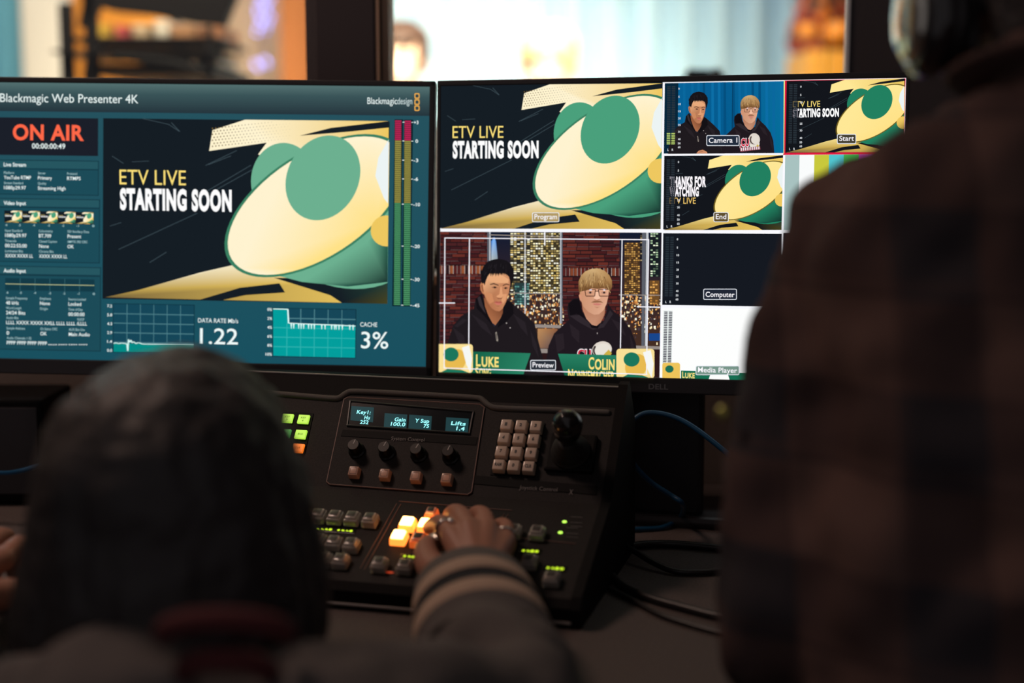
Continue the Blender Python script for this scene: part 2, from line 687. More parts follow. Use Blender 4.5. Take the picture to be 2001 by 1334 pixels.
def curtain(name, x0, x1, y, z0, z1, folds, amp, m, label, seed=0, edge=None):
    r = random.Random(seed)
    b = bmesh.new()
    n = folds * 8
    ph = [r.uniform(-0.5, 0.5) for _ in range(folds + 2)]
    nz = 10
    for side in (0, 1):
        grid = []
        for i in range(n + 1):
            t = i / n
            k = t * folds
            row = []
            for j in range(nz + 1):
                q = j / nz
                z = z0 + (z1 - z0) * q
                d = amp * math.sin(2 * PI * k + ph[int(k)] * 0.8) * (0.75 + 0.25 * (1 - q)) + 0.3 * amp * math.sin(4.4 * PI * k + 1)
                x = x0 + (x1 - x0) * t
                if edge:
                    x += edge * t * t * (1 - q)
                row.append(b.verts.new((x, y + d + side * 0.006, z)))
            grid.append(row)
        for i in range(n):
            for j in range(nz):
                b.faces.new((grid[i][j], grid[i + 1][j], grid[i + 1][j + 1], grid[i][j + 1]))
        if side == 0:
            g0 = grid
    for i in range(n):
        for j in (0, nz):
            b.faces.new((g0[i][j], g0[i + 1][j], grid[i + 1][j], grid[i][j]))
    for j in range(nz):
        for i in (0, n):
            b.faces.new((g0[i][j], g0[i][j + 1], grid[i][j + 1], grid[i][j]))
    return tag(obj(name, b, m, None, 180), label, 'curtain')


M_curtain = mat('pale_blue_drape', (0.38, 0.55, 0.66), 0.85)
curtain('studio_curtain', at_Y(640, 0, CY).x, at_Y(1572, 0, CY).x, CY, FZ + 0.03, 3.2, 13, 0.045, M_curtain,
        'pale blue floor length studio curtain behind the two people in dark sweaters', 3)
curtain('side_curtain', -2.9, at_Y(42, 60, 4.7).x, 4.7, FZ + 0.03, 3.2, 7, 0.04, mat('blue_drape', (0.13, 0.42, 0.62), 0.85),
        'deep blue curtain beside the cream column in the studio', 5)

# cream column
c0, c1 = at_Y(44, 60, 4.55).x, at_Y(121, 60, 4.55).x
t = empty('studio_column', ((c0 + c1) / 2, 4.6, FZ))
tag(t, 'cream square column between blue curtain and orange panel', 'column')
M_cream = mat('cream_paint', (0.80, 0.74, 0.66), 0.6)
hw = (c1 - c0) / 2
bm = bmesh.new(); bx(bm, -hw, hw, -hw, hw, 0.0, 3.3, 0.006); obj('shaft', bm, M_cream, t)
bm = bmesh.new(); bx(bm, -hw - 0.02, hw + 0.02, -hw - 0.02, hw + 0.02, 0.0, 0.12, 0.006); obj('plinth', bm, M_cream, t)


def panel_board(name, px0, px1, y, m, label):
    x0, x1 = at_Y(px0, 60, y).x, at_Y(px1, 60, y).x
    t_ = empty(name, ((x0 + x1) / 2, y, FZ))
    tag(t_, label, 'panel')
    h = (x1 - x0) / 2
    b_ = bmesh.new(); bx(b_, -h, h, 0, 0.05, 0.0, 2.9, 0.004); obj('board', b_, m, t_)
    b_ = bmesh.new(); bx(b_, -h - 0.02, h + 0.02, -0.12, 0.18, 0.0, 0.05, 0.004); obj('foot_rail', b_, M_black, t_)


M_orange = mat('orange_paint', (0.80, 0.30, 0.022), 0.6, vary=(3, (0.70, 0.24, 0.016)))
panel_board('orange_panel', 122, 330, 5.6, M_orange, 'broad orange board behind the dark equipment cart')
panel_board('orange_panel', 546, 640, 5.65, mat('orange_cloth', (0.32, 0.095, 0.012), 0.7), 'narrow orange board beside the blue light strings')


# strings of blue lights hanging on the beige wall
def light_string(px, py0, py1, nb, y, label):
    a_ = at_Y(px, py0, y)
    t_ = empty('light_string', (a_.x, a_.y, a_.z))
    tag(t_, label, 'string lights', 'blue string lights in the studio')
    b_ = bmesh.new()
    M_b = mat('blue_led', (0.1, 0.1, 0.4), 0.4, emit=(0.36, 0.36, 1.0), estr=9)
    pts = []
    for k in range(nb):
        q = at_Y(px + 5 * math.sin(k * 1.9), py0 + (py1 - py0) * k / max(nb - 1, 1), y) - a_
        pts.append(q)
        bb = bmesh.new(); ball(bb, q, 0.0062, seg=8); obj('bulb', bb, M_b, t_)
    tube(b_, [p + Vector((0.004, 0.004, 0)) for p in ([Vector((0, 0, 0.5))] + pts)], 0.002, 6)
    obj('wire', b_, M_black, t_)


light_string(507, -8, 62, 7, BY - 0.06, 'string of blue lights hanging highest on the beige studio wall')
light_string(523, -14, 58, 7, BY - 0.05, 'string of blue lights next to the narrow orange board')
light_string(500, 124, 130, 2, BY - 0.05, 'short pair of blue lights low on the beige studio wall')
light_string(517, 118, 124, 2, BY - 0.06, 'two blue lights low on the wall next to the orange board')

# dark equipment cart seen through window 1
EY = 3.3
t = empty('equipment_cart', (at_Y(300, 60, EY).x, EY, FZ))
tag(t, 'dark metal equipment cart with a black board in the studio', 'cart')
ox, oz = t.location.x, t.location.z


def cart(nm, boxes, m=M_black, bev=0.003):
    b_ = bmesh.new()
    for (xa, ya, xb, yb, d0, d1) in boxes:
        A, B = at_Y(xa, ya, EY), at_Y(xb, yb, EY)
        bx(b_, min(A.x, B.x) - ox, max(A.x, B.x) - ox, d0, d1, min(A.z, B.z) - oz, max(A.z, B.z) - oz, bev)
    return obj(nm, b_, m, t)


cart('shelf', [(172, 80, 448, 90, -0.12, 0.23)])
cart('shelf', [(140, 107, 446, 112, -0.15, 0.20)])
cart('shelf', [(210, 131, 440, 152, -0.12, 0.32)])
cart('post', [(168, 16, 180, 900, -0.12, -0.09)])
cart('post', [(214, -20, 226, 900, -0.12, -0.09)])
cart('post', [(286, -20, 300, 900, 0.30, 0.33)])
cart('post', [(380, 30, 392, 900, 0.30, 0.33)])
cart('post', [(432, 60, 444, 900, -0.12, -0.09)])
b_ = bmesh.new()
P_ = [at_Y(x, y, EY - 0.10) - t.location for x, y in ((160, -60), (480, -60), (462, 0), (440, 52), (380, 46), (300, 30), (222, 22), (196, 14), (172, 58), (158, 54), (166, 10))]
vs = [[b_.verts.new(p + Vector((0, d, 0))) for p in P_] for d in (-0.02, 0.02)]
b_.faces.new(vs[0]); b_.faces.new(list(reversed(vs[1])))
for i in range(len(P_)):
    b_.faces.new((vs[0][i], vs[0][(i + 1) % len(P_)], vs[1][(i + 1) % len(P_)], vs[1][i]))
obj('tilted_board', b_, M_black, t)
b_ = bmesh.new()
tube(b_, [at_Y(224, 110, EY - 0.14) - t.location, at_Y(330, 122, EY - 0.16) - t.location, at_Y(400, 140, EY - 0.16) - t.location], 0.010, 8)
tube(b_, [at_Y(176, 95, EY - 0.14) - t.location, at_Y(168, 150, EY - 0.14) - t.location], 0.008, 8)
obj('cable_loop', b_, M_dark, t)
# cases and books standing on the upper shelf
shelf_z = at_Y(300, 80, EY).z
for (xa, xb, ytop, col, lab) in ((184, 208, 48, (0.80, 0.50, 0.06), 'yellow storage box at the end of the cart shelf next to the red one'),
                                 (226, 247, 50, (0.62, 0.10, 0.10), 'red storage box on the dark cart shelf'),
                                 (259, 290, 48, (0.62, 0.46, 0.30), 'beige storage box on the dark cart shelf'),
                                 (303, 330, 40, (0.72, 0.66, 0.56), 'cream storage box standing taller on the cart shelf'),
                                 (334, 380, 50, (0.46, 0.23, 0.11), 'brown storage box on the cart shelf next to the cream box'),
                                 (390, 436, 51, (0.40, 0.17, 0.08), 'dark brown storage box at the sloping edge of the black board')):
    A, B = at_Y(xa, ytop, EY + 0.02), at_Y(xb, 80, EY + 0.02)
    k = empty('storage_box', ((A.x + B.x) / 2, EY + 0.12, shelf_z))
    tag(k, lab, 'box', 'boxes on the equipment cart')
    hx, hz = (B.x - A.x) / 2, A.z - shelf_z
    m_ = mat('box_%d' % xa, col, 0.7)
    b_ = bmesh.new(); bx(b_, -hx, hx, -0.10, 0.10, 0.0, hz * 0.78, 0.002); obj('tray', b_, m_, k)
    b_ = bmesh.new(); bx(b_, -hx - 0.002, hx + 0.002, -0.102, 0.102, hz * 0.78, hz, 0.002); obj('lid', b_, m_, k)
# papers on the lower shelf
for (xa, xb, ya, yb, zz, lab) in ((180, 214, 100, 106, 107, 'cream paper pad on the middle shelf of the cart'), (392, 440, 126, 131, 131, 'cream paper pad on the lowest shelf of the cart')):
    A, B = at_Y(xa, ya, EY - 0.05), at_Y(xb, yb, EY - 0.05)
    z0 = at_Y(xa, zz, EY).z
    b_ = bmesh.new(); bx(b_, A.x, B.x, EY - 0.1, EY + 0.12, z0 + 0.0005, z0 + 0.008, 0.001)
    tag(obj('paper_pad', b_, M_cream), lab, 'paper')

# autumn decoration at the end of the curtain
AY = 4.7
a0, a1 = at_Y(1567, 60, AY).x, at_Y(1690, 60, AY).x
t = empty('autumn_display', ((a0 + a1) / 2, AY, FZ))
tag(t, 'orange stand topped with red and orange autumn decoration beyond the bright window', 'display')
zt = at_Y(1600, 102, AY).z - FZ
hw = (a1 - a0) / 2
bm = bmesh.new(); bx(bm, -hw, hw, -0.1, 0.25, 0, zt, 0.01); obj('stand', bm, mat('amber_board', (0.85, 0.36, 0.03), 0.6), t)
leafm = [mat('leaf_%d' % i, c, 0.6) for i, c in enumerate(((0.55, 0.10, 0.02), (0.75, 0.20, 0.02), (0.22, 0.05, 0.02), (0.42, 0.06, 0.03), (0.08, 0.03, 0.015)))]
r_ = random.Random(11)
for mi, m_ in enumerate(leafm):
    b_ = bmesh.new()
    for k in range(34):
        c_ = Vector((r_.uniform(-hw, hw), r_.uniform(-0.08, 0.2), zt + r_.uniform(0.0, 0.36)))
        rot = Euler((r_.uniform(0, 6), r_.uniform(0, 6), r_.uniform(0, 6))).to_matrix()
        ball(b_, c_, (0.034, 0.004, 0.022), rot, 8)
    obj('leaves', b_, m_, t)
for (px, py, r, nm) in ((1578, 62, 0.030, 'pumpkin'), (1634, 66, 0.042, 'pumpkin')):
    b_ = bmesh.new()
    c_ = at_Y(px, py, AY - 0.08) - t.location
    for k in range(8):
        a = k * PI / 4
        ball(b_, c_ + Vector((math.cos(a) * r * 0.5, math.sin(a) * r * 0.5, 0)), (r * 0.62, r * 0.62, r * 0.85), None, 12)
    o_ = obj(nm, fuse(b_, 0.004, 2), mat('pumpkin_skin', (0.85, 0.28, 0.02), 0.5), t, 180)
    b_ = bmesh.new(); tube(b_, [c_ + Vector((0, 0, r * 0.7)), c_ + Vector((0.004, 0, r * 1.15))], 0.006, 8)
    obj('stem', b_, mat('stem_brown', (0.12, 0.08, 0.04), 0.7), o_)

# studio camera on its tripod, only its top reaches above the monitor
VY = 2.95
c_ = at_Y(1372, 152, VY)
t = empty('video_camera', (c_.x, VY, FZ))
tag(t, 'black studio video camera on a tripod in front of the curtain', 'camera')
zc = c_.z - FZ
bm = bmesh.new(); bx(bm, -0.035, 0.035, -0.10, 0.10, zc - 0.085, zc + 0.002, 0.008); obj('camera_body', bm, M_dark, t)
bm = bmesh.new(); lathe(bm, [(0.028, 0), (0.032, 0.02), (0.032, 0.09), (0.0, 0.09)], Matrix.Translation((0, 0.1, zc - 0.045)) @ Matrix.Rotation(-PI / 2, 4, 'X')); obj('lens', bm, M_dark, t, 40)
bm = bmesh.new(); tube(bm, [Vector((-0.03, -0.02, zc)), Vector((-0.024, -0.02, zc + 0.010)), Vector((0.020, -0.02, zc + 0.008)), Vector((0.03, -0.02, zc))], 0.006, 10); obj('top_handle', bm, M_dark, t)
bm = bmesh.new(); ball(bm, (0.026, -0.02, zc + 0.006), (0.012, 0.02, 0.013)); obj('microphone', bm, M_dark, t, 180)
bm = bmesh.new(); ball(bm, (-0.026, -0.02, zc + 0.006), (0.012, 0.014, 0.012)); obj('viewfinder', bm, M_dark, t, 180)
bm = bmesh.new(); tube(bm, [(0, 0, zc - 0.08), (0, 0, zc - 0.5)], 0.02, 12); obj('tripod_column', bm, M_dark, t)
for k in range(3):
    a = 2 * PI * k / 3 + 0.4
    bm = bmesh.new(); tube(bm, [(0, 0, zc - 0.4), (0.42 * math.cos(a), 0.42 * math.sin(a), 0.012)], 0.014, 10); obj('leg', bm, M_dark, t)

# ------------------------------------------------------------------ desk
DZ = 0.835
t = empty('control_desk', (-0.1, 1.49, FZ))
tag(t, 'speckled grey brown desk carrying both monitors and the switcher', 'desk')
M_desk = mat('speckled_laminate', (0.062, 0.049, 0.046), 0.7, vary=(420, (0.105, 0.082, 0.075)), bump=(500, 0.1, 0.0005))
bm = bmesh.new(); bx(bm, -1.35, 1.35, -0.37, 0.36, DZ - FZ - 0.03, DZ - FZ, 0.004); obj('desk_top', bm, M_desk, t)
bm = bmesh.new(); bx(bm, -1.25, 1.25, 0.29, 0.32, 0.30, DZ - FZ - 0.03, 0.002); obj('back_panel', bm, M_dark, t)
for sx in (-1.28, 1.28):
    for sy in (-0.32, 0.30):
        bm = bmesh.new(); bx(bm, sx - 0.025, sx + 0.025, sy - 0.025, sy + 0.025, 0, DZ - FZ - 0.03, 0.003); obj('leg', bm, M_dark, t)


# ------------------------------------------------------------------ monitors
def monitor(loc, eul, w, h, label, bezel=(0.0065, 0.0065, 0.018)):
    R = Euler([math.radians(a) for a in eul]).to_matrix()
    loc = Vector(loc)
    yaw = math.radians(eul[2])
    back = Vector((math.sin(-yaw), math.cos(yaw), 0))
    base = Vector((loc.x, loc.y, DZ)) + back * 0.105
    t_ = empty('computer_monitor', base, yaw)
    tag(t_, label, 'monitor')
    PM = Matrix.Translation(base) @ Matrix.Rotation(yaw, 4, 'Z')
    fr = Frame(loc, R @ Vector((1, 0, 0)), R @ Vector((0, 0, 1)), -(R @ Vector((0, 1, 0))), PM)
    bs, bt, bb = bezel

    def rbox(bm_, u0, u1, v0, v1, h0, h1, bev):
        box(bm_, (u1 - u0, v1 - v0, h1 - h0), fr.M((u0 + u1) / 2, (v0 + v1) / 2, (h0 + h1) / 2), bev)
    W2, H2 = w / 2, h / 2
    b_ = bmesh.new()
    rbox(b_, -W2 - bs, W2 + bs, H2, H2 + bt, -0.02, 0.0022, 0.0014)
    rbox(b_, -W2 - bs, W2 + bs, -H2 - bb, -H2, -0.02, 0.0022, 0.0014)
    rbox(b_, -W2 - bs, -W2, -H2 - bb, H2 + bt, -0.02, 0.0022, 0.0014)
    rbox(b_, W2, W2 + bs, -H2 - bb, H2 + bt, -0.02, 0.0022, 0.0014)
    obj('bezel', b_, M_casing, t_)
    b_ = bmesh.new()
    rbox(b_, -W2 - bs + 0.001, W2 + bs - 0.001, -H2 - bb + 0.001, H2 + bt - 0.001, -0.030, -0.018, 0.004)
    rbox(b_, -W2 * 0.62, W2 * 0.62, -H2 * 0.8, H2 * 0.7, -0.052, -0.028, 0.012)
    obj('back_shell', b_, M_casing, t_)
    b_ = bmesh.new()
    rbox(b_, -W2, W2, -H2, H2, -0.004, 0.0, 0.0)
    sp = obj('screen_panel', b_, mat('screen_glass', (0.012, 0.012, 0.014), 0.35), t_)
    zc_ = loc.z - DZ
    b_ = bmesh.new()
    bx(b_, -0.045, 0.045, -0.058, -0.034, 0.010, zc_ + 0.03, 0.006)
    obj('stand_neck', b_, M_casing, t_)
    b_ = bmesh.new()
    bx(b_, -0.125, 0.125, -0.075, 0.045, 0.0, 0.014, 0.006)
    obj('stand_foot', b_, M_casing, t_)
    return t_, sp, fr


mon_l, scr_l, FL = monitor((-0.3565, 1.6685, 1.189), (-5.0145, 0.715, -2.9709), 0.518, 0.324,
                           'black monitor showing the teal streaming status page')
mon_r, scr_r, FR = monitor((0.1698, 1.5988, 1.1847), (-4.055, -0.4146, -12.466), 0.518, 0.3303,
                           'black monitor showing the grid of live video views', (0.0042, 0.0065, 0.018))


def PL(x, y):
    return FL.hit(x, y)


def PR(x, y):
    return FR.hit(x, y)


# silver letters of the maker below the right screen
bm = bmesh.new()
letter_bm(bm, 'DELL', FR.M(*FR.hit(1287, 755), 0.0025), 0.022, 0.0058, 0.02)
obj('maker_lettering', bm, mat('silver_print', (0.22, 0.22, 0.23), 0.4, 0.6), mon_r)

CREAM, GREEN, GOLD, INK = (255, 244, 208), (104, 170, 140), (238, 200, 96), (21, 29, 36)


def show_slide(cv, m, kind='start', deep=False, dots=True, pale=False):
    """the green, cream and gold title slide: broad shapes and the two title lines"""
    grn = (74, 160, 124) if not deep else (34, 128, 96)
    crm = (255, 243, 208) if not deep else (255, 232, 150)
    if pale:
        grn, out = (108, 176, 144), (86, 146, 118)
    ink = INK if not deep else (19, 22, 28)
    out = (58, 128, 98) if not deep else (110, 92, 30)
    cv.clip = bounds(m, [(0, 0), (1, 0), (1, 1), (0, 1)])
    cv.rect(m, 0, 0, 1, 1, ink)
    sc = (62, 78, 86)
    for pts in ([(0.14, 0.0), (0.23, 0.03), (0.27, 0.07)], [(0.24, 0.02), (0.27, 0.07)], [(0.03, 0.21), (0.07, 0.25)],
                [(0.10, 0.24), (0.16, 0.235)], [(0.36, 0.255), (0.47, 0.17)], [(0.37, 0.25), (0.45, 0.20)],
                [(0.33, 0.43), (0.52, 0.25)], [(0.345, 0.435), (0.53, 0.27)], [(0.05, 0.73), (0.33, 0.52)],
                [(0.02, 0.60), (0.06, 0.58)], [(0.16, 0.80), (0.22, 0.74)], [(0.32, 0.93), (0.50, 0.78)], [(0.36, 0.88), (0.50, 0.76)]):
        cv.line(m, pts, 0.0028, sc)
    # broad gold band on top
    cv.poly(m, [(0.385, 0.06), (0.50, 0.0), (1, 0), (1, 0.30), (0.80, 0.25), (0.62, 0.24), (0.545, 0.19), (0.575, 0.125), (0.373, 0.175)],
            [crm, crm, GOLD, GOLD, crm, crm, crm, crm, crm])
    cv.poly(m, [(0.69, 0.085), (0.80, 0.04), (1, 0.0), (1, 0.035), (0.86, 0.06)], ink)
    if dots:
        cv.h += cv.step
        for i in range(24):
            for j in range(7):
                x, y = 0.385 + i * 0.0115 + (j % 2) * 0.0057, 0.05 + j * 0.0165 - i * 0.0021
                if 0.378 < x < 0.66 and y > 0.012 and y < 0.17 - (x - 0.38) * 0.25:
                    cv.oval(m, x, y, 0.0026 * (1 - i / 30), 0.0045 * (1 - i / 30), (120, 96, 50), 0, 6, False)
    # broad band at the foot
    cv.poly(m, [(0.0, 1.0), (0.12, 0.955), (0.34, 0.85), (0.52, 0.78), (0.80, 0.80), (1, 0.86), (1, 1)],
            [(120, 100, 60), (190, 160, 80), crm, crm, crm, GOLD, GOLD])
    cv.poly(m, [(0.34, 1.0), (0.48, 0.93), (0.62, 0.90), (0.64, 0.95), (0.50, 0.97), (0.42, 1.0)], ink)
    cv.poly(m, [(0.60, 0.87), (0.80, 0.87), (1, 0.88), (1, 1.0), (0.84, 1), (0.80, 0.96)], [ink, ink, (34, 60, 52), (70, 66, 30), ink, ink])
    # plain overlapping shapes: deep green disc, cream lens, green discs
    cv.oval(m, 0.84, 0.60, 0.26, 0.33, grn, -20, 48)
    cv.poly(m, [(0.62, 0.86), (0.78, 0.80), (0.93, 0.66), (1.0, 0.55), (1, 0.88), (0.86, 0.91), (0.70, 0.89)],
            [grn, grn, grn, (40, 104, 84), (20, 44, 42), (24, 70, 62), grn])
    cv.oval(m, 0.635, 0.34, 0.115, 0.215, grn, 0, 48)
    cv.oval(m, 0.745, 0.47, 0.232, 0.455, out, 34, 56)
    cv.oval(m, 0.745, 0.47, 0.222, 0.440, [(255, 226, 136)] * 10 + [crm] * 36 + [(255, 226, 136)] * 10, 34, 56)
    cv.oval(m, 0.772, 0.315, 0.128, 0.235, grn, 8, 48)
    cv.oval(m, 0.995, 0.60, 0.055, 0.085, GOLD, 0, 24)
    cv.poly(m, [(1, 0.10), (0.965, 0.2), (0.955, 0.3), (0.985, 0.42), (1, 0.45)], (236, 244, 244))
    if kind == 'start':
        cv.text(m, 'ETV LIVE', 0.056, 0.367, 0.235, 0.082, (252, 224, 122), 0.0, False)
        cv.text(m, 'STARTING SOON', 0.057, 0.502, 0.395, 0.106, (255, 255, 255), 0.052, False)
    elif kind == 'end':
        cv.text(m, 'THANKS FOR', 0.05, 0.412, 0.31, 0.125, (255, 250, 255), 0.052, False)
        cv.text(m, 'WATCHING', 0.05, 0.540, 0.25, 0.115, (255, 250, 255), 0.052, False)
        cv.text(m, 'ETV LIVE', 0.05, 0.645, 0.225, 0.082, (250, 206, 110), 0.0, False)


# ---------------------------------------------- left screen: the status page
cv = Canvas(FL)
tl, br = PL(-17, 162.6), PL(839, 169.7)
q = (-0.259, -0.162, 0.259, 0.162)
cv.clip = q


def idm(x, y):
    return (x, y)


def vgrad(m, x0, y0, x1, y1, top, bot):
    a_, b_ = m(x0, y0), m(x1, y1)
    cv.raw([(a_[0], a_[1]), (b_[0], a_[1]), (b_[0], b_[1]), (a_[0], b_[1])], [lin(top), lin(top), lin(bot), lin(bot)])


vgrad(idm, -0.259, 0.162, 0.259, -0.162, (38, 82, 94), (25, 80, 95))
hb = PL(0, 217)[1]
cv.raw([(-0.259, 0.162), (0.259, 0.162), (0.259, 0.150), (-0.259, 0.150)], [lin((84, 112, 112))] * 2 + [lin((58, 84, 88))] * 2)
cv.raw([(-0.259, 0.150), (0.259, 0.150), (0.259, hb), (-0.259, hb)], [lin((58, 84, 88))] * 2 + [lin((37, 52, 60))] * 2)
WHT, SOFT = (238, 250, 248), (176, 212, 214)
BOXC, HEADC, LINEC = (28, 75, 88), (38, 86, 96), (21, 54, 65)


def T(t_, x, y, w, h, col=WHT, off=0.0):
    cv.text(PL, t_, x, y, w, h, col, off)


T('Blackmagic Web Presenter 4K', 0.5, 199, 270, 16.5)
T('Blackmagic', 718, 203, 58, 12.5)
T('design', 776.5, 203.5, 29, 12.5, (205, 222, 222))
for yc in (187.5, 199.5, 211.5):
    cv.rounded(PL, 810, yc - 5.5, 820, yc + 5.5, 2.5, (240, 176, 80))
    cv.rounded(PL, 812, yc - 3.3, 818, yc + 3.3, 1.2, (50, 70, 74))
cv.rect(PL, -20, 229, 192, 305, (27, 31, 41))
T('ON AIR', 25.5, 272.5, 139, 28.5, (255, 104, 72), 0.030)
T('00:00:00:49', 63, 290, 65, 9.8, WHT, 0.012)


def group_box(y0, y1, title, xr):
    cv.rect(PL, -20, y0 - 1.5, xr + 1.5, y1 + 1.5, LINEC)
    cv.rect(PL, -20, y0, xr, y1, BOXC)
    cv.rect(PL, -20, y0, xr, y0 + 17, HEADC)
    cv.rect(PL, -20, y0 + 17, xr, y0 + 18.2, LINEC)
    T(title, 8, y0 + 12, len(title) * 3.95, 7.2, WHT, 0.02)


group_box(313, 381, 'Live Stream', 192)
group_box(388, 513, 'Video Input', 194)
group_box(520, 685, 'Audio Input', 196)


def pairs(rows):
    for lab, val, x, y, w1, w2 in rows:
        if lab:
            T(lab, x, y, w1, 4.6, SOFT, 0.002)
        if val:
            T(val, x, y + 10.3, w2, 6.6, WHT, 0.012)


pairs([('Platform', 'YouTube RTMP', 8.5, 339.5, 20, 53), ('Server', 'Primary', 75, 340.5, 15, 27.5), ('Protocol', 'RTMPS', 132, 341.5, 19.5, 26.5),
       ('Stream Standard', '1080p29.97', 8.8, 359.5, 37.5, 43), ('Quality', 'Streaming High', 75, 360.5, 16.5, 54)])
pairs([('Input Standard', '1080p29.97', 11, 452.5, 33.5, 42), ('Colorimetry', 'BT.709', 77, 453.5, 27, 24), ('SDI Ancillary Data', 'Present', 133, 454.5, 42, 26.5),
       ('Timecode', '00:22:55;00', 11, 472.5, 22, 42.5), ('Closed Caption', 'None', 77.4, 473.7, 35, 19), ('SMPTE 292 CRC', 'OK', 133, 474.5, 39.5, 12.5),
       ('Luminance Bits', 'XXXX XXXX LL', 11.2, 492.3, 35, 54.5), ('Chroma Bits', 'XXXX XXXX LL', 77.6, 493.3, 28.5, 55)])
pairs([('Sample Frequency', '48 kHz', 13, 584.2, 42, 25), ('Emphasis', 'None', 79.5, 585.2, 21.5, 19.5), ('Source Locked', 'Locked', 135, 586.5, 34, 25),
       ('Word Length', '24/24 Bits', 13.3, 603.5, 30, 37.5), ('Origin', '', 79.6, 605, 15, 1), ('Time of Day', '00:00:00', 135, 606.5, 28, 31.5),
       ('Audio Bits', 'LLLL XXXX XXXX XXLL LLLL LLLL /LLLL', 13.8, 622.5, 24, 157.5), ('VUCP', '', 152, 626, 14, 1),
       ('Sample Address', '0', 14.4, 643, 36, 5), ('Ch Status CRC', 'OK', 80.5, 644.3, 33, 12.5), ('AUX Bits Use', 'Main Audio', 136, 645.6, 31, 41),
       ('Audio Channels 1-32', 'PPPP PPPP PPPP PPPP', 15, 662, 48, 78.5)])
cv.h += cv.step
for k in range(16):
    x_ = 96 + k * 4.55 + (k // 4) * 1.6
    cv.rect(PL, x_, 672.1, x_ + 3.2, 673.6, WHT, False)
for k in range(7):
    T('%d' % (k - 6) if k < 6 else '0', (12, 38, 66, 95, 123, 151.5, 182)[k], 441.5 + k * 0.35, 4.2, 4.2, SOFT, 0.01)
    T('%d' % (k - 6) if k < 6 else '0', (14, 40, 68, 97, 125, 153, 183)[k], 573.3 + k * 0.45, 4.2, 4.2, SOFT, 0.01)
# audio trace
cv.rect(PL, 12.5, 543, 186.5, 569.5, (20, 58, 70))
for k in range(1, 6):
    x_ = 12.5 + 174 * k / 6
    cv.rect(PL, x_ - 0.4, 543 + k * 0.4, x_ + 0.4, 567.5 + k * 0.4, (60, 110, 118))
cv.line(PL, [(13, 554.4), (186, 557.6)], 1.1, (200, 212, 160))


# bitrate and cache graphs
def graph(c, nx, ny, name):
    m = bil(PL, c)
    cv.rect(m, -0.008, -0.012, 1.008, 1.012, (14, 44, 56))
    cv.rect(m, 0, 0, 1, 1, (22, 70, 88))
    for k in range(1, nx):
        cv.rect(m, k / nx - 0.003, 0, k / nx + 0.003, 1, (78, 130, 140), k == 1)
    for k in range(1, ny):
        cv.rect(m, 0, k / ny - 0.005, 1, k / ny + 0.005, (78, 130, 140), k == 1)
    return m


m = graph([(224, 593.5), (380.5, 597), (380, 690), (224, 686)], 6, 5, '')
cv.rect(m, 0, 0.825, 1, 1, (4, 138, 132))
pts = [(0, 0.835), (0.03, 0.815), (0.06, 0.835), (0.10, 0.82), (0.165, 0.83), (0.178, 0.985), (0.186, 0.74), (0.20, 0.80), (0.215, 0.75), (0.232, 0.81), (0.25, 0.785), (0.28, 0.825), (0.31, 0.80), (0.36, 0.83), (1, 0.825)]
cv.line(m, [(x, y) for x, y in pts], 0.016, (214, 250, 244))
for k, s_ in enumerate(('7.2', '5.8', '4.3', '2.9', '1.4', '0.0')):
    T(s_, 211.5, 600 + k * 17.3, 9.5, 5.2, WHT, 0.015)
m = graph([(535, 602), (696, 606), (695, 698.5), (535.5, 694.5)], 6, 5, '')
cv.poly(m, [(0, 0.0), (0.178, 0.0), (0.185, 0.30), (1, 0.315), (1, 1), (0, 1)], (3, 158, 156))
for k in range(1, 6):
    cv.rect(m, k / 6 - 0.003, 0.3, k / 6 + 0.003, 1, (46, 178, 176), k == 1)
for k in range(2, 5):
    cv.rect(m, 0, k / 5 - 0.005, 1, k / 5 + 0.005, (46, 178, 176), k == 2)
cv.line(m, [(0, 0.012), (0.18, 0.012), (0.188, 0.305), (1, 0.33)], 0.017, (226, 255, 252))
cv.h += cv.step
for k in (0.22, 0.25, 0.31, 0.34, 0.37, 0.43, 0.465, 0.50, 0.59, 0.63, 0.71, 0.745, 0.765, 0.80, 0.84, 0.93, 0.97):
    cv.poly(m, [(k - 0.009, 0.31), (k + 0.011, 0.31), (k + 0.004, 0.42), (k - 0.001, 0.42)], (226, 255, 252), False)
for k, s_ in enumerate(('0%', '2%', '4%', '6%', '8%', '10%')):
    w_ = 12.5 if k == 5 else 9
    T(s_, 533 - w_, 606.8 + k * 17.45, w_, 5.2, WHT, 0.015)
T('DATA RATE Mb/s', 389, 629.5, 78, 8.2, WHT, 0.004)
T('1.22', 392.5, 671, 74, 30, WHT, 0.006)
T('CACHE', 705, 637.5, 33, 8.2, WHT, 0.004)
T('3%', 706.5, 679.5, 53, 31.5, WHT, 0.006)

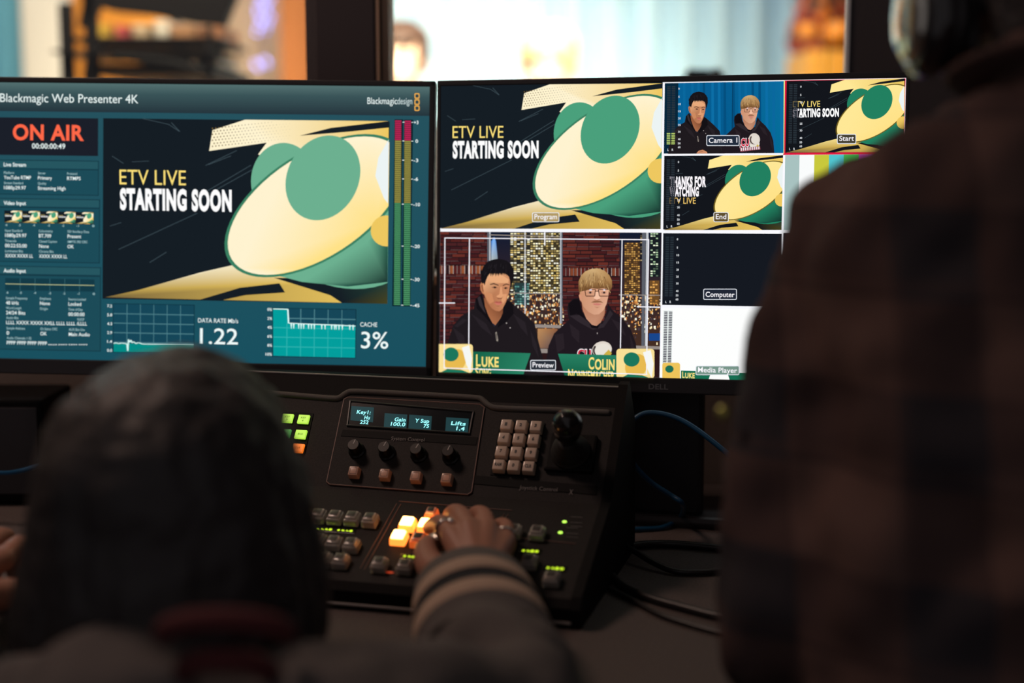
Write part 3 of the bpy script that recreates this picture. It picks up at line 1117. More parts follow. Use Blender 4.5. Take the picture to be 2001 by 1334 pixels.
# level meters
mm = bil(PL, [(773, 236), (805, 237), (803, 597.5), (770.5, 596.5)])
lev = [(0.000, 0.108, (188, 34, 84)), (0.108, 0.447, (150, 142, 66)), (0.447, 1.0, (74, 146, 98))]
cv.rect(mm, -0.03, -0.006, 0.41, 1.003, (13, 36, 44))
cv.rect(mm, 0.55, -0.006, 1.0, 1.003, (13, 36, 44))
cv.h += cv.step
n = 92
for k in range(n):
    y0, y1 = k / n, (k + 0.68) / n
    col = next(c for a, b, c in lev if a <= (y0 + y1) / 2 <= b)
    cv.rect(mm, 0.0, y0, 0.38, y1, col, False)
    cv.rect(mm, 0.58, y0, 0.97, y1, col, False)
for s_, y in (('+3', 239.5), ('0', 276), ('-3', 313.5), ('-6', 350), ('-10', 399.5), ('-20', 481), ('-30', 545.5), ('-45', 596)):
    fx = (y - 237) / 360
    cv.rect(PL, 787.6 - 2.4 * fx, y - 0.8, 791.4 - 2.4 * fx, y + 0.6, WHT)
    cv.rect(PL, 805.2 - 2.4 * fx, y - 0.3, 808.5 - 2.4 * fx, y + 0.9, WHT)
    w_ = {1: 5, 2: 9, 3: 13}[len(s_)]
    T(s_, (813 if len(s_) == 1 else 809.5) - 2 * fx, y + 3.6, w_, 6.4, WHT, 0.015)
cv.build('status_page', scr_l)

cv = Canvas(FL, 0.0030)
m = bil(PL, [(203.5, 231.5), (760.5, 237.3), (757.5, 593.3), (207.5, 580.5)])
show_slide(cv, m, pale=True)
cv.build('program_picture', scr_l)
for k in range(5):
    cv = Canvas(FL, 0.0030)
    x0, y0 = 10.5 + 34.8 * k, 411.3 + 0.75 * k
    m = bil(PL, [(x0, y0), (x0 + 34.8, y0 + 0.75), (x0 + 34.8, y0 + 23.8), (x0, y0 + 23)])
    show_slide(cv, m, 'start', False, False)
    cv.build('thumbnail_picture', scr_l)


# ---------------------------------------------- right screen: the grid of views
def pill(cv, m, x0, y0, x1, y1, t_, col, tw=None, off=0.010):
    cv.rounded(m, x0, y0, x1, y1, 3, (232, 236, 244))
    cv.rounded(m, x0 + 1.3, y0 + 1.3, x1 - 1.3, y1 - 1.3, 2.2, col)
    pad = 4.5
    cv.text(m, t_, x0 + pad, y1 - 6.0, (x1 - x0) - 2 * pad, 9.6, (252, 250, 255), off)


def ticks(cv, m, dark=True, lit=0):
    """the two level columns and their scale along the left edge of a small view"""
    a_, b_ = ((44, 54, 62), (232, 236, 240)) if dark else ((50, 46, 64), (232, 240, 238))
    cv.h += cv.step
    for k in range(34):
        y = 0.05 + k * 0.0245
        c_ = (200, 226, 120) if (lit and k >= 34 - lit) else a_
        cv.rect(m, 0.022, y, 0.052, y + (0.013 if dark else 0.015), c_, False)
        cv.rect(m, 0.062, y, 0.092, y + (0.013 if dark else 0.015), c_, False)
    if dark:
        for s_, y in (('0', 0.085), ('5', 0.20), ('10', 0.305), ('15', 0.405), ('20', 0.505), ('25', 0.60), ('30', 0.695), ('40', 0.80), ('50', 0.86), ('60', 0.915)):
            cv.text(m, s_, 0.118, y + 0.012, 0.011 * len(s_), 0.026, b_, 0.02, False)
        cv.text(m, 'L', 0.03, 0.965, 0.010, 0.03, b_, 0.02, False)
        cv.text(m, 'R', 0.066, 0.965, 0.013, 0.03, b_, 0.02, False)


# people of the camera picture, in the coordinates of the preview picture enlarged 4.17 times
def man_in_jacket(cv, m):
    J, J2, J3 = (31, 26, 30), (20, 17, 21), (52, 45, 50)
    cv.poly(m, [(60, 1240), (100, 980), (150, 820), (215, 740), (320, 680), (335, 600), (385, 555), (440, 690), (490, 810), (555, 740), (600, 610), (640, 640), (735, 720), (815, 800), (850, 960), (885, 1090), (890, 1240)], J)
    cv.poly(m, [(335, 600), (385, 555), (400, 620), (440, 720), (485, 815), (460, 800), (390, 720), (345, 680)], J2)
    cv.poly(m, [(575, 600), (640, 640), (645, 720), (590, 780), (515, 835), (540, 700)], J2)
    cv.poly(m, [(350, 590), (372, 575), (395, 650), (420, 720), (400, 700), (365, 650)], J3)
    for p in ([(150, 830), (240, 900), (260, 1040), (200, 960)], [(300, 720), (420, 800), (470, 900), (380, 830)], [(640, 720), (740, 790), (760, 900), (700, 830)],
              [(780, 850), (830, 960), (850, 1080), (800, 980)], [(160, 820), (230, 760), (270, 770), (190, 830)]):
        cv.poly(m, p, (40, 34, 39))
    cv.poly(m, [(402, 590), (412, 660), (440, 735), (488, 825), (535, 760), (556, 715), (560, 640)], [(150, 92, 62), (160, 98, 64), (176, 112, 76), (176, 112, 76), (186, 122, 84), (130, 78, 52), (120, 70, 48)])
    cv.poly(m, [(465, 790), (488, 826), (515, 790), (500, 815)], (36, 40, 54))
    cv.poly(m, [(372, 485), (384, 462), (402, 478), (408, 565), (392, 556), (378, 530)], (196, 128, 88))
    cv.poly(m, [(380, 490), (392, 480), (402, 540), (390, 540)], (150, 90, 62))
    F_ = (226, 162, 118)
    cv.poly(m, [(398, 420), (396, 500), (408, 572), (432, 628), (466, 676), (500, 697), (530, 700), (556, 678), (584, 622), (606, 550), (616, 480), (614, 410), (560, 380), (470, 372)],
            [F_, F_, (190, 124, 84), (178, 114, 78), (176, 112, 76), (186, 120, 84), (190, 126, 90), (196, 130, 92), (206, 140, 98), (196, 130, 92), (200, 134, 94), (206, 142, 102), (234, 178, 134), (234, 178, 132)])
    cv.poly(m, [(440, 420), (540, 400), (605, 440), (600, 470), (520, 470), (450, 460)], (232, 170, 124))
    cv.poly(m, [(420, 540), (470, 560), (485, 620), (450, 640), (425, 600)], (206, 138, 96))
    cv.poly(m, [(552, 560), (592, 560), (580, 610), (556, 640), (545, 610)], (222, 156, 112))
    for p in ([(452, 478), (485, 470), (524, 486), (522, 492), (485, 480), (454, 485)], [(556, 488), (585, 474), (612, 482), (610, 488), (585, 482), (558, 495)]):
        cv.poly(m, p, (66, 42, 36))
    cv.poly(m, [(462, 505), (490, 496), (518, 508), (490, 515)], (150, 100, 76))
    cv.poly(m, [(560, 512), (582, 502), (606, 510), (582, 520)], (150, 100, 76))
    cv.oval(m, 493, 506, 11, 7, (34, 22, 22))
    cv.oval(m, 580, 511, 10, 7, (34, 22, 22))
    cv.poly(m, [(538, 500), (548, 500), (558, 575), (545, 590), (512, 588), (505, 578), (530, 560)], (226, 160, 116))
    cv.poly(m, [(505, 580), (520, 592), (545, 593), (558, 580), (548, 600), (518, 600)], (150, 92, 66))
    cv.poly(m, [(484, 625), (508, 618), (522, 622), (538, 618), (556, 630), (530, 634), (510, 633)], (176, 92, 78))
    cv.poly(m, [(488, 630), (520, 634), (552, 633), (532, 648), (508, 647)], (206, 118, 102))
    cv.poly(m, [(500, 655), (535, 655), (520, 664)], (170, 108, 78))
    H_ = (24, 21, 25)
    cv.poly(m, [(388, 475), (378, 430), (382, 380), (402, 330), (440, 292), (470, 282), (520, 272), (560, 280), (590, 288), (625, 320), (646, 360), (648, 420), (636, 470), (622, 510), (616, 450), (606, 415), (575, 392), (540, 388), (500, 392),
                (460, 386), (440, 404), (424, 440), (410, 490), (400, 470)], H_)
    r = random.Random(4)
    cv.h += cv.step
    for k in range(26):
        x = r.uniform(395, 630)
        y = 292 + abs(x - 520) * 0.35 + r.uniform(-4, 60)
        cv.line(m, [(x, y), (x + (x - 520) * 0.12 - 6, y + r.uniform(20, 44))], 3.0, r.choice(((48, 44, 50), (14, 12, 15), (40, 34, 38))), False)
    for k in range(22):
        x = 384 + k * 12
        y = 300 + ((x - 515) / 130) ** 2 * 75
        cv.poly(m, [(x - 9, y + 20), (x + r.uniform(-8, 8), y - r.uniform(14, 30)), (x + 9, y + 20)], H_, False)
    for k in range(14):
        x = 436 + k * 13
        cv.poly(m, [(x - 8, 386), (x + 7, 386), (x + r.uniform(-8, 4), 398 + r.uniform(4, 22))], H_, False)
    cv.poly(m, [(497, 872), (507, 866), (520, 930), (518, 945), (506, 940)], (160, 150, 140))
    cv.poly(m, [(502, 880), (508, 880), (514, 930), (508, 930)], (60, 50, 48))
    cv.oval(m, 588, 796, 5, 5, (190, 180, 176))
    cv.oval(m, 618, 834, 5, 5, (190, 180, 176))


def man_in_hoodie(cv, m):
    J, J2, J3 = (32, 25, 31), (19, 15, 20), (48, 40, 46)
    cv.poly(m, [(890, 1240), (905, 1130), (930, 980), (975, 880), (1095, 770), (1082, 690), (1090, 635), (1135, 595), (1180, 592), (1205, 700), (1290, 800), (1380, 775), (1415, 640), (1450, 690), (1530, 760), (1600, 850), (1640, 960), (1665, 1240)], J)
    cv.poly(m, [(1090, 640), (1135, 602), (1178, 602), (1198, 690), (1230, 760), (1160, 720), (1105, 735)], J2)
    cv.poly(m, [(1098, 735), (1180, 730), (1290, 815), (1370, 800), (1430, 690), (1455, 720), (1380, 830), (1290, 850), (1180, 790)], J3)
    for p in ([(980, 890), (1050, 880), (1060, 1000), (1000, 1040)], [(1440, 760), (1520, 800), (1560, 900), (1500, 860)], [(1100, 800), (1180, 860), (1180, 960), (1120, 900)], [(1590, 880), (1630, 1000), (1640, 1100), (1600, 1000)]):
        cv.poly(m, p, (41, 33, 39))
    cv.poly(m, [(1196, 600), (1208, 690), (1238, 760), (1285, 812), (1320, 818), (1355, 790), (1385, 730), (1392, 660)], [(170, 114, 86), (186, 128, 98), (206, 150, 120), (200, 146, 118), (196, 140, 112), (184, 128, 100), (176, 118, 92), (180, 124, 96)])
    cv.poly(m, [(1262, 800), (1320, 822), (1352, 800), (1330, 840), (1280, 835)], J2)
    F_ = (232, 178, 146)
    cv.poly(m, [(1188, 480), (1184, 555), (1192, 610), (1216, 665), (1255, 706), (1300, 728), (1340, 724), (1378, 690), (1402, 640), (1418, 570), (1424, 500), (1400, 470), (1210, 470)],
            [F_, (206, 146, 112), (206, 146, 112), (206, 150, 118), (206, 150, 120), (214, 160, 130), (216, 162, 132), (224, 170, 140), (226, 172, 142), (222, 166, 136), F_, F_, F_])
    cv.poly(m, [(1184, 560), (1176, 570), (1186, 610), (1198, 620), (1198, 570)], (214, 150, 120))
    cv.poly(m, [(1316, 540), (1336, 540), (1352, 590), (1345, 604), (1302, 604), (1298, 592)], (244, 194, 164))
    cv.poly(m, [(1298, 596), (1322, 606), (1350, 598), (1342, 610), (1306, 610)], (180, 118, 92))
    cv.poly(m, [(1276, 628), (1300, 614), (1326, 612), (1356, 616), (1376, 632), (1350, 628), (1300, 630)], (150, 102, 74))
    cv.poly(m, [(1288, 638), (1325, 634), (1366, 640), (1340, 652), (1306, 651)], (204, 124, 112))
    cv.poly(m, [(1300, 662), (1350, 662), (1326, 676)], (196, 140, 112))
    for cx in (1268, 1380):
        cv.oval(m, cx, 548, 20, 10, (190, 140, 118))
        cv.oval(m, cx + 2, 548, 9, 8, (52, 40, 40))
    G_ = (66, 34, 30)
    for x0, x1 in ((1226, 1312), (1336, 1426)):
        cv.line(m, [(x0, 522), (x1, 522), (x1 - 6, 576), (x0 + 8, 576), (x0, 522)], 6, G_)
        cv.oval(m, (x0 + x1) / 2 + 4, 526, 12, 5, (230, 226, 240))
    cv.line(m, [(1312, 536), (1336, 536)], 6, G_)
    cv.line(m, [(1226, 530), (1188, 522)], 6, G_)
    H_ = (166, 124, 76)
    cv.poly(m, [(1180, 545), (1174, 510), (1176, 455), (1196, 408), (1230, 375), (1280, 355), (1330, 350), (1385, 368), (1425, 405), (1446, 450), (1448, 500), (1436, 530), (1420, 520), (1380, 512), (1330, 518), (1280, 512), (1240, 530), (1208, 535)],
            [(120, 84, 50), (120, 84, 50), H_, (186, 146, 96), (206, 168, 116), (212, 176, 124), (206, 166, 114), (190, 148, 96), (176, 134, 84), H_, (130, 92, 54), (116, 80, 46), (110, 74, 44), (120, 82, 48), (124, 86, 50), (116, 80, 46), (112, 78, 46), (116, 80, 48)])
    r = random.Random(9)
    cv.h += cv.step
    for k in range(80):
        u = r.uniform(-1, 1)
        x = 1312 + u * 118
        y = 378 + u * u * 60 + r.uniform(0, 90)
        cv.line(m, [(x, y), (x + u * 16 + 3, y + r.uniform(20, 46))], 3.2, r.choice(((212, 174, 118), (134, 96, 56), (190, 148, 96), (110, 76, 44), (176, 134, 84))), False)
    # print on the chest: red letters and a pale emblem
    cv.text(m, 'CU', 1163, 1072, 118, 62, (240, 236, 240), 0.075)
    cv.text(m, 'CU', 1169, 1068, 106, 54, (206, 34, 62), 0.04)
    cv.oval(m, 1366, 1010, 80, 66, (226, 216, 206), -12)
    cv.oval(m, 1364, 1012, 74, 60, (70, 60, 58), -12, a0=80, a1=230)
    cv.oval(m, 1372, 1016, 66, 54, (232, 226, 216), -12)
    cv.poly(m, [(1380, 1050), (1420, 1010), (1445, 1040), (1430, 1070), (1395, 1075)], (206, 176, 70))
    cv.oval(m, 1328, 838 + 40, 5, 7, (150, 140, 140))
    cv.text(m, 'LOCK HAVEN', 1140, 1158, 305, 50, (206, 190, 196), 0.05) if False else None


# -- program view
TL_ = {'program': [(862.0, 167.0), (1294.6, 163.0), (1291.2, 447.5), (861.3, 446.5)],
       'preview': [(861.5, 453), (1290.8, 454.5), (1289, 737.4), (859.5, 723.6)],
       'camera': [(1299.3, 162.8), (1531.6, 158.7), (1531, 299), (1298.2, 300)],
       'start': [(1537.3, 158.6), (1767.2, 153.5), (1765, 297), (1535.5, 298.2)],
       'end': [(1298.2, 304.6), (1530.3, 303.2), (1527.3, 449.3), (1296.3, 449.5)],
       'bars': [(1534.5, 303), (1765, 301), (1763, 449), (1531, 449.5)],
       'computer': [(1296.2, 455.5), (1527, 455), (1525, 599), (1293.5, 596.5)],
       'idle': [(1531, 455), (1763, 455), (1761, 601), (1529, 599)],
       'media': [(1293.3, 601.5), (1525, 604.5), (1522.5, 747), (1289.8, 737.3)],
       'spare': [(1529, 604), (1761, 606), (1756, 755), (1526.5, 747)]}
cv = Canvas(FR)
cv.raw([(-0.259, 0.16512), (0.259, 0.16512), (0.259, -0.16512), (-0.259, -0.16512)], [lin((250, 250, 255))] * 4)
a_ = PR(1767, 153)
cv.h += cv.step
b4 = bil(PR, [(1533.2, 157.5), (1768, 152.5), (1766, 301), (1531.2, 301)])
cv.rect(b4, 0, 0, 1, 1, (222, 24, 62))
cv.poly(PR, [(1531.6, 158), (1533.8, 158), (1532.2, 300), (1530.2, 300)], (232, 240, 150))
cv.build('grid_backdrop', scr_r)

cv = Canvas(FR, 0.0010)
m = bil(PR, TL_['program'])
show_slide(cv, m)
pill(cv, PR, 1040.5, 415, 1093.5, 434, 'Program', (178, 154, 100))
cv.build('program_picture', scr_r)

for key, kind in (('start', 'start'), ('end', 'end')):
    cv = Canvas(FR, 0.0010)
    m = bil(PR, TL_[key])
    show_slide(cv, m, kind, True, False)
    cv.rect(m, 0.012, 0.03, 0.10, 0.93, (19, 22, 28))
    full = cv.clip
    a_, b_ = m(0.0, 0), m(0.10, 1)
    cv.clip = (a_[0], full[1], b_[0], full[3])
    DM = (128, 124, 132)
    if key == 'start':
        cv.text(m, 'ETV LIVE', 0.056, 0.367, 0.235, 0.082, (112, 98, 66), 0.0, False)
        cv.text(m, 'STARTING SOON', 0.057, 0.502, 0.395, 0.106, DM, 0.052, False)
    else:
        cv.text(m, 'THANKS FOR', 0.05, 0.412, 0.31, 0.125, DM, 0.052, False)
        cv.text(m, 'WATCHING', 0.05, 0.540, 0.25, 0.115, DM, 0.052, False)
        cv.text(m, 'ETV LIVE', 0.05, 0.645, 0.225, 0.082, (112, 94, 60), 0.0, False)
    cv.clip = full
    ticks(cv, m)
    if key == 'start':
        pill(cv, PR, 1635.5, 262, 1673, 281.5, 'Start', (70, 66, 52))
    else:
        pill(cv, PR, 1394.5, 414.5, 1424, 434, 'End', (96, 80, 46))
    cv.build(key + '_picture', scr_r)

# -- camera view: the two hosts before the blue curtain
cv = Canvas(FR, 0.0010)
m = bil(PR, TL_['camera'])
cv.clip = bounds(PR, TL_['camera'])
B1, B2 = (6, 96, 150), (10, 84, 132)
cv.poly(m, [(0, 0), (0.5, 0), (1, 0), (1, 1), (0.5, 1), (0, 1)], [(8, 100, 154), (6, 92, 146), (12, 108, 160), (4, 110, 152), (4, 90, 140), (6, 92, 142)])
r = random.Random(5)
cv.h += cv.step
for k in range(16):
    x = 0.10 + k * 0.058 + r.uniform(-0.01, 0.01)
    cv.poly(m, [(x, 0), (x + 0.02, 0), (x + 0.03, 1), (x + 0.004, 1)], r.choice(((12, 110, 166), (4, 80, 128), (10, 104, 158))), False)
cv.poly(m, [(0.572, 0), (0.578, 0), (0.575, 1), (0.568, 1)], (4, 58, 96))
cv.rect(m, 0, 0, 0.112, 1, (8, 38, 58))
Z3 = sub(PR, 1280, 140, 3.848)
man_in_jacket(cv, lambda x, y: Z3(325 + (x - 510) * 0.53, 262 + (y - 470) * 0.56))
man_in_hoodie(cv, lambda x, y: Z3(716 + (x - 1312) * 0.53, 262 + (y - 500) * 0.56))
cv.text(Z3, 'CU', 645, 562, 66, 56, (240, 236, 240), 0.075)
cv.text(Z3, 'CU', 648, 559, 60, 51, (206, 34, 62), 0.04)
cv.oval(Z3, 748, 510, 42, 46, (224, 214, 204), -12)
cv.oval(Z3, 742, 514, 30, 34, (92, 78, 74), -12, a0=70, a1=250)
cv.oval(Z3, 752, 514, 28, 32, (228, 220, 210), -12)
cv.poly(Z3, [(638, 576), (790, 562), (794, 586), (644, 604)], (150, 70, 84))
for k in range(9):
    cv.rect(Z3, 646 + k * 16.4, 574 - k * 1.2, 655 + k * 16.4, 597 - k * 1.5, (232, 222, 226), k == 0)
cv.poly(Z3, [(312, 616), (330, 596), (360, 588), (392, 604), (398, 620)], (206, 140, 104))
cv.line(Z3, [(334, 606), (362, 600)], 4, (150, 90, 66))
ticks(cv, m, True, 7)
pill(cv, PR, 1381, 264.5, 1445.5, 285.5, 'Camera 1', (34, 44, 60))
cv.build('camera_picture', scr_r)

# -- colour bars, idle and spare views (mostly behind the standing person)
cv = Canvas(FR, 0.0010)
m = bil(PR, TL_['bars'])
for k, c_ in enumerate(((168, 194, 192), (250, 252, 252), (200, 200, 60), (80, 196, 206), (70, 180, 80), (190, 70, 170), (200, 50, 50), (50, 60, 180))):
    cv.rect(m, k / 8, 0, (k + 1) / 8, 1, c_, k == 0)
cv.build('colour_bar_picture', scr_r)
cv = Canvas(FR, 0.0010)
cv.rect(bil(PR, TL_['idle']), 0, 0, 1, 1, (22, 26, 34))
cv.build('idle_picture', scr_r)
cv = Canvas(FR, 0.0010)
cv.rect(bil(PR, TL_['spare']), 0, 0, 1, 1, (22, 26, 34))
cv.build('spare_picture', scr_r)
cv = Canvas(FR, 0.0010)
m = bil(PR, TL_['computer'])
cv.rect(m, 0, 0, 1, 1, (21, 25, 33))
ticks(cv, m)
pill(cv, PR, 1374.5, 564, 1440, 585.5, 'Computer', (32, 38, 52))
cv.build('computer_picture', scr_r)

# -- media player: white with a name strip
cv = Canvas(FR, 0.0010)
cv.clip = bounds(PR, TL_['media'])
cv.quad(PR, TL_['media'], (254, 255, 254))
m = bil(PR, TL_['media'])
cv.rect(m, 0.012, 0.03, 0.10, 0.965, (238, 244, 242))
ticks(cv, m, False)
Z5 = sub(PR, 1280, 440, 4.169)
cv.rounded(Z5, 60, 1118, 205, 1260, 20, (238, 196, 90))
cv.oval(Z5, 118, 1170, 34, 30, (30, 110, 84))
cv.poly(Z5, [(212, 1182), (460, 1190), (430, 1275), (212, 1262)], (22, 110, 82))
cv.poly(Z5, [(460, 1200), (590, 1200), (615, 1280), (438, 1280)], (252, 254, 252))
cv.poly(Z5, [(590, 1200), (900, 1205), (900, 1290), (615, 1280)], (22, 110, 82))
cv.text(Z5, 'L', 222, 1240, 20, 48, (248, 226, 130), 0.02)
cv.text(Z5, 'UKE', 246, 1242, 78, 40, (248, 226, 130), 0.03)
pill(cv, PR, 1359.5, 714, 1445, 732.5, 'Media Player', (120, 150, 138))
cv.build('media_picture', scr_r)

# -- preview: the hosts before a brick wall and a city at night
cv = Canvas(FR, 0.0010)
cv.clip = bounds(PR, TL_['preview'])
Z = sub(PR, 850, 440, 4.17)
cv.poly(Z, [(30, 40), (1860, 40), (1860, 1260), (30, 1260)], (44, 24, 26))
r = random.Random(21)


def bricks(x0, x1, y0, y1):
    cv.poly(Z, [(x0, y0), (x1, y0), (x1, y1), (x0, y1)], (36, 24, 27))
    cv.h += cv.step
    y, k = y0, 0
    while y < y1:
        x = x0 - (k % 2) * 55
        while x < x1:
            w_ = r.uniform(84, 118)
            c_ = r.choice(((84, 34, 32), (70, 28, 30), (96, 42, 36), (60, 26, 30), (76, 34, 36), (106, 46, 38)))
            xa, xb = max(x + 3, x0), min(x + w_ - 3, x1)
            if xb > xa:
                cv.poly(Z, [(xa, y + 3), (xb, y + 3), (xb, y + 25), (xa, y + 25)], c_, False)
                if r.random() < 0.4:
                    cv.poly(Z, [(xa, y + 27), (xb, y + 28), (xb, y + 30), (xa, y + 30)], (126, 96, 96), False)
            x += w_
        y += 30.5
        k += 1


def soldier(x0, x1, y0, y1):
    cv.poly(Z, [(x0, y0), (x1, y0), (x1, y1), (x0, y1)], (30, 22, 26))
    x = x0
    cv.h += cv.step
    while x < x1 - 8:
        cv.poly(Z, [(x + 3, y0 + 5), (x + 25, y0 + 5), (x + 25, y1 - 4), (x + 3, y1 - 4)], r.choice(((98, 40, 34), (150, 82, 48), (84, 34, 34), (46, 26, 30), (130, 66, 42))), False)
        cv.poly(Z, [(x + 26, y0 + 3), (x + 30, y0 + 3), (x + 30, y1 - 2), (x + 26, y1 - 2)], r.choice(((206, 180, 170), (160, 130, 124), (190, 164, 156))), False)
        x += 31


bricks(30, 430, 50, 1250)
soldier(30, 430, 325, 397)
bricks(1040, 1505, 55, 1250)
soldier(1040, 1515, 345, 414)


def city(x0, x1, y1):
    cv.poly(Z, [(x0, 40), (x1, 40), (x1, y1), (x0, y1)], [(14, 26, 48), (14, 26, 48), (70, 46, 34), (70, 46, 34)])
    # far lights near the water
    cv.h += cv.step
    for k in range(int((x1 - x0) * 0.9)):
        x, y = r.uniform(x0, x1), 560 + abs(r.gauss(0, 1)) * 170
        if y > y1 - 10:
            continue
        w_, h_ = r.uniform(4, 16), r.uniform(4, 22)
        cv.poly(Z, [(x, y), (x + w_, y), (x + w_, y + h_), (x, y + h_)], r.choice(((255, 236, 190), (246, 190, 110), (220, 140, 70), (255, 250, 230), (170, 110, 60), (120, 70, 40), (70, 60, 70))), False)


def tower(x0, x1, y0, y1, dx, dy, cols, fill, base):
    cv.poly(Z, [(x0, y0), (x1, y0), (x1, y1), (x0, y1)], base)
    cv.h += cv.step
    y = y0 + 4
    while y < y1:
        x = x0 + 3
        while x < x1 - dx * 0.5:
            if r.random() < fill:
                cv.poly(Z, [(x, y), (x + dx * 0.78, y), (x + dx * 0.78, y + dy * 0.58), (x, y + dy * 0.58)], r.choice(cols), False)
            x += dx
        y += dy


warm = ((255, 246, 200), (240, 220, 150), (220, 190, 110), (255, 252, 236), (150, 130, 80), (110, 96, 62))
city(432, 1042, 1010)
cv.poly(Z, [(460, 130), (485, 95), (500, 130), (515, 290), (460, 290)], [(60, 130, 220), (120, 180, 250), (40, 100, 190), (140, 150, 150), (180, 190, 190)])
tower(615, 775, 60, 560, 27, 17, warm, 0.72, (44, 42, 38))
tower(778, 1026, 60, 555, 21, 20, warm, 0.82, (62, 54, 36))
tower(650, 770, 470, 640, 20, 20, ((90, 150, 140), (180, 220, 210), (60, 100, 100)), 0.6, (40, 60, 62))
city(1505, 1840, 1010)
tower(1545, 1670, 140, 560, 18, 17, ((190, 140, 70), (220, 170, 90), (120, 84, 46)), 0.7, (74, 52, 32))
tower(1755, 1835, 60, 420, 22, 19, ((170, 200, 160), (90, 110, 90), (230, 240, 210)), 0.55, (24, 30, 34))
tower(1672, 1740, 60, 300, 18, 18, ((170, 150, 110), (90, 80, 60)), 0.4, (24, 24, 30))
tower(1750, 1830, 450, 640, 22, 22, ((230, 170, 90), (190, 130, 60)), 0.6, (110, 76, 40))
cv.poly(Z, [(1745, 880), (1835, 880), (1835, 940), (1745, 940)], (24, 70, 140))
FRM, FRD = (196, 200, 206), (120, 122, 130)
for p in ([(430, 45), (446, 45), (446, 1010), (430, 1010)], [(1018, 55), (1042, 55), (1042, 800), (1018, 800)], [(1690, 55), (1722, 55), (1706, 1005), (1684, 1005)]):
    cv.poly(Z, p, (92, 96, 106))
for p in ([(446, 45), (456, 45), (456, 640), (446, 640)], [(732, 50), (742, 50), (742, 720), (732, 720)], [(1024, 55), (1032, 55), (1032, 800), (1024, 800)], [(1724, 55), (1742, 55), (1730, 1005), (1712, 1005)]):
    cv.poly(Z, p, FRM)
for p in ([(446, 74), (1030, 90), (1030, 97), (446, 82)], [(610, 548), (1030, 553), (1030, 562), (610, 556)], [(1500, 562), (1838, 566), (1838, 574), (1500, 570)],
          [(800, 806), (1030, 812), (1030, 838), (800, 832)], [(1500, 975), (1838, 985), (1838, 1010), (1500, 1000)], [(446, 1000), (920, 1005), (920, 1040), (446, 1035)]):
    cv.poly(Z, p, (150, 140, 134))
cv.poly(Z, [(840, 840), (1000, 842), (1000, 1000), (840, 1000)], [(190, 140, 90), (140, 90, 60), (60, 60, 80), (150, 110, 80)])
man_in_jacket(cv, Z)
man_in_hoodie(cv, Z)


def badge(x0, y0, x1, y1, flip):
    w_, h_ = x1 - x0, y1 - y0
    cv.rounded(Z, x0, y0, x1, y1, 26, (250, 224, 150))
    cv.oval(Z, x0 + w_ * 0.52, y0 + h_ * 0.58, w_ * 0.28, h_ * 0.42, (232, 186, 80), 30, 32)
    cv.oval(Z, x0 + w_ * 0.40, y0 + h_ * 0.36, w_ * 0.21, h_ * 0.24, (28, 118, 92), 0, 32)
    cv.poly(Z, [(x0 + w_ * 0.70, y0 + h_ * 0.12), (x0 + w_ * 0.90, y0 + h_ * 0.04), (x0 + w_ * 0.98, y0 + h_ * 0.5), (x0 + w_ * 0.93, y1 - 4), (x0 + w_ * 0.82, y0 + h_ * 0.7)], (246, 248, 244))
    cv.poly(Z, [(x0 + w_ * 0.10, y1), (x0 + w_ * 0.3, y0 + h_ * 0.86), (x0 + w_ * 0.7, y0 + h_ * 0.9), (x0 + w_ * 0.9, y1)], (28, 118, 92))


GR1, GR2 = (40, 128, 98), (18, 96, 70)
cv.poly(Z, [(300, 1026), (786, 1040), (726, 1215), (300, 1200)], [GR2, GR1, GR1, GR2])
cv.poly(Z, [(1008, 1044), (1490, 1056), (1490, 1240), (1062, 1220)], [GR1, GR1, GR2, GR2])
badge(20, 965, 316, 1200, False)
badge(1483, 1004, 1792, 1245, True)
GT = (250, 226, 128)
cv.text(Z, 'L', 342, 1144, 38, 92, GT, 0.02)
cv.text(Z, 'UKE', 388, 1147, 138, 76, GT, 0.032)
cv.text(Z, 'S', 336, 1226, 26, 72, GT, 0.02)
cv.text(Z, 'ONG', 368, 1227, 96, 62, GT, 0.03)
cv.text(Z, 'C', 1256, 1168, 46, 94, GT, 0.02)
cv.text(Z, 'OLIN', 1308, 1170, 160, 80, GT, 0.032)
cv.text(Z, 'N', 1090, 1250, 40, 78, GT, 0.03)
cv.text(Z, 'ONNEMACHER', 1134, 1252, 334, 68, GT, 0.034)
# safe area lines over the picture
SF = (246, 244, 252)
for pts in ([(88, 104), (1745, 118)], [(84, 1160), (1736, 1212)]):
    cv.line(Z, pts, 8, SF)
for pts in ([(90, 100), (84, 1164)], [(290, 108), (284, 968)], [(1530, 120), (1516, 1000)], [(1746, 114), (1728, 1212)]):
    cv.line(Z, pts, 8, SF)
cv.line(Z, [(902, 50), (902, 165)], 9, SF)
cv.line(Z, [(40, 632), (172, 632)], 9, SF)
cv.line(Z, [(1650, 662), (1840, 666)], 9, SF)
pill(cv, PR, 1038, 702.5, 1088, 722.5, 'Preview', (40, 46, 56))
cv.build('preview_picture', scr_r)

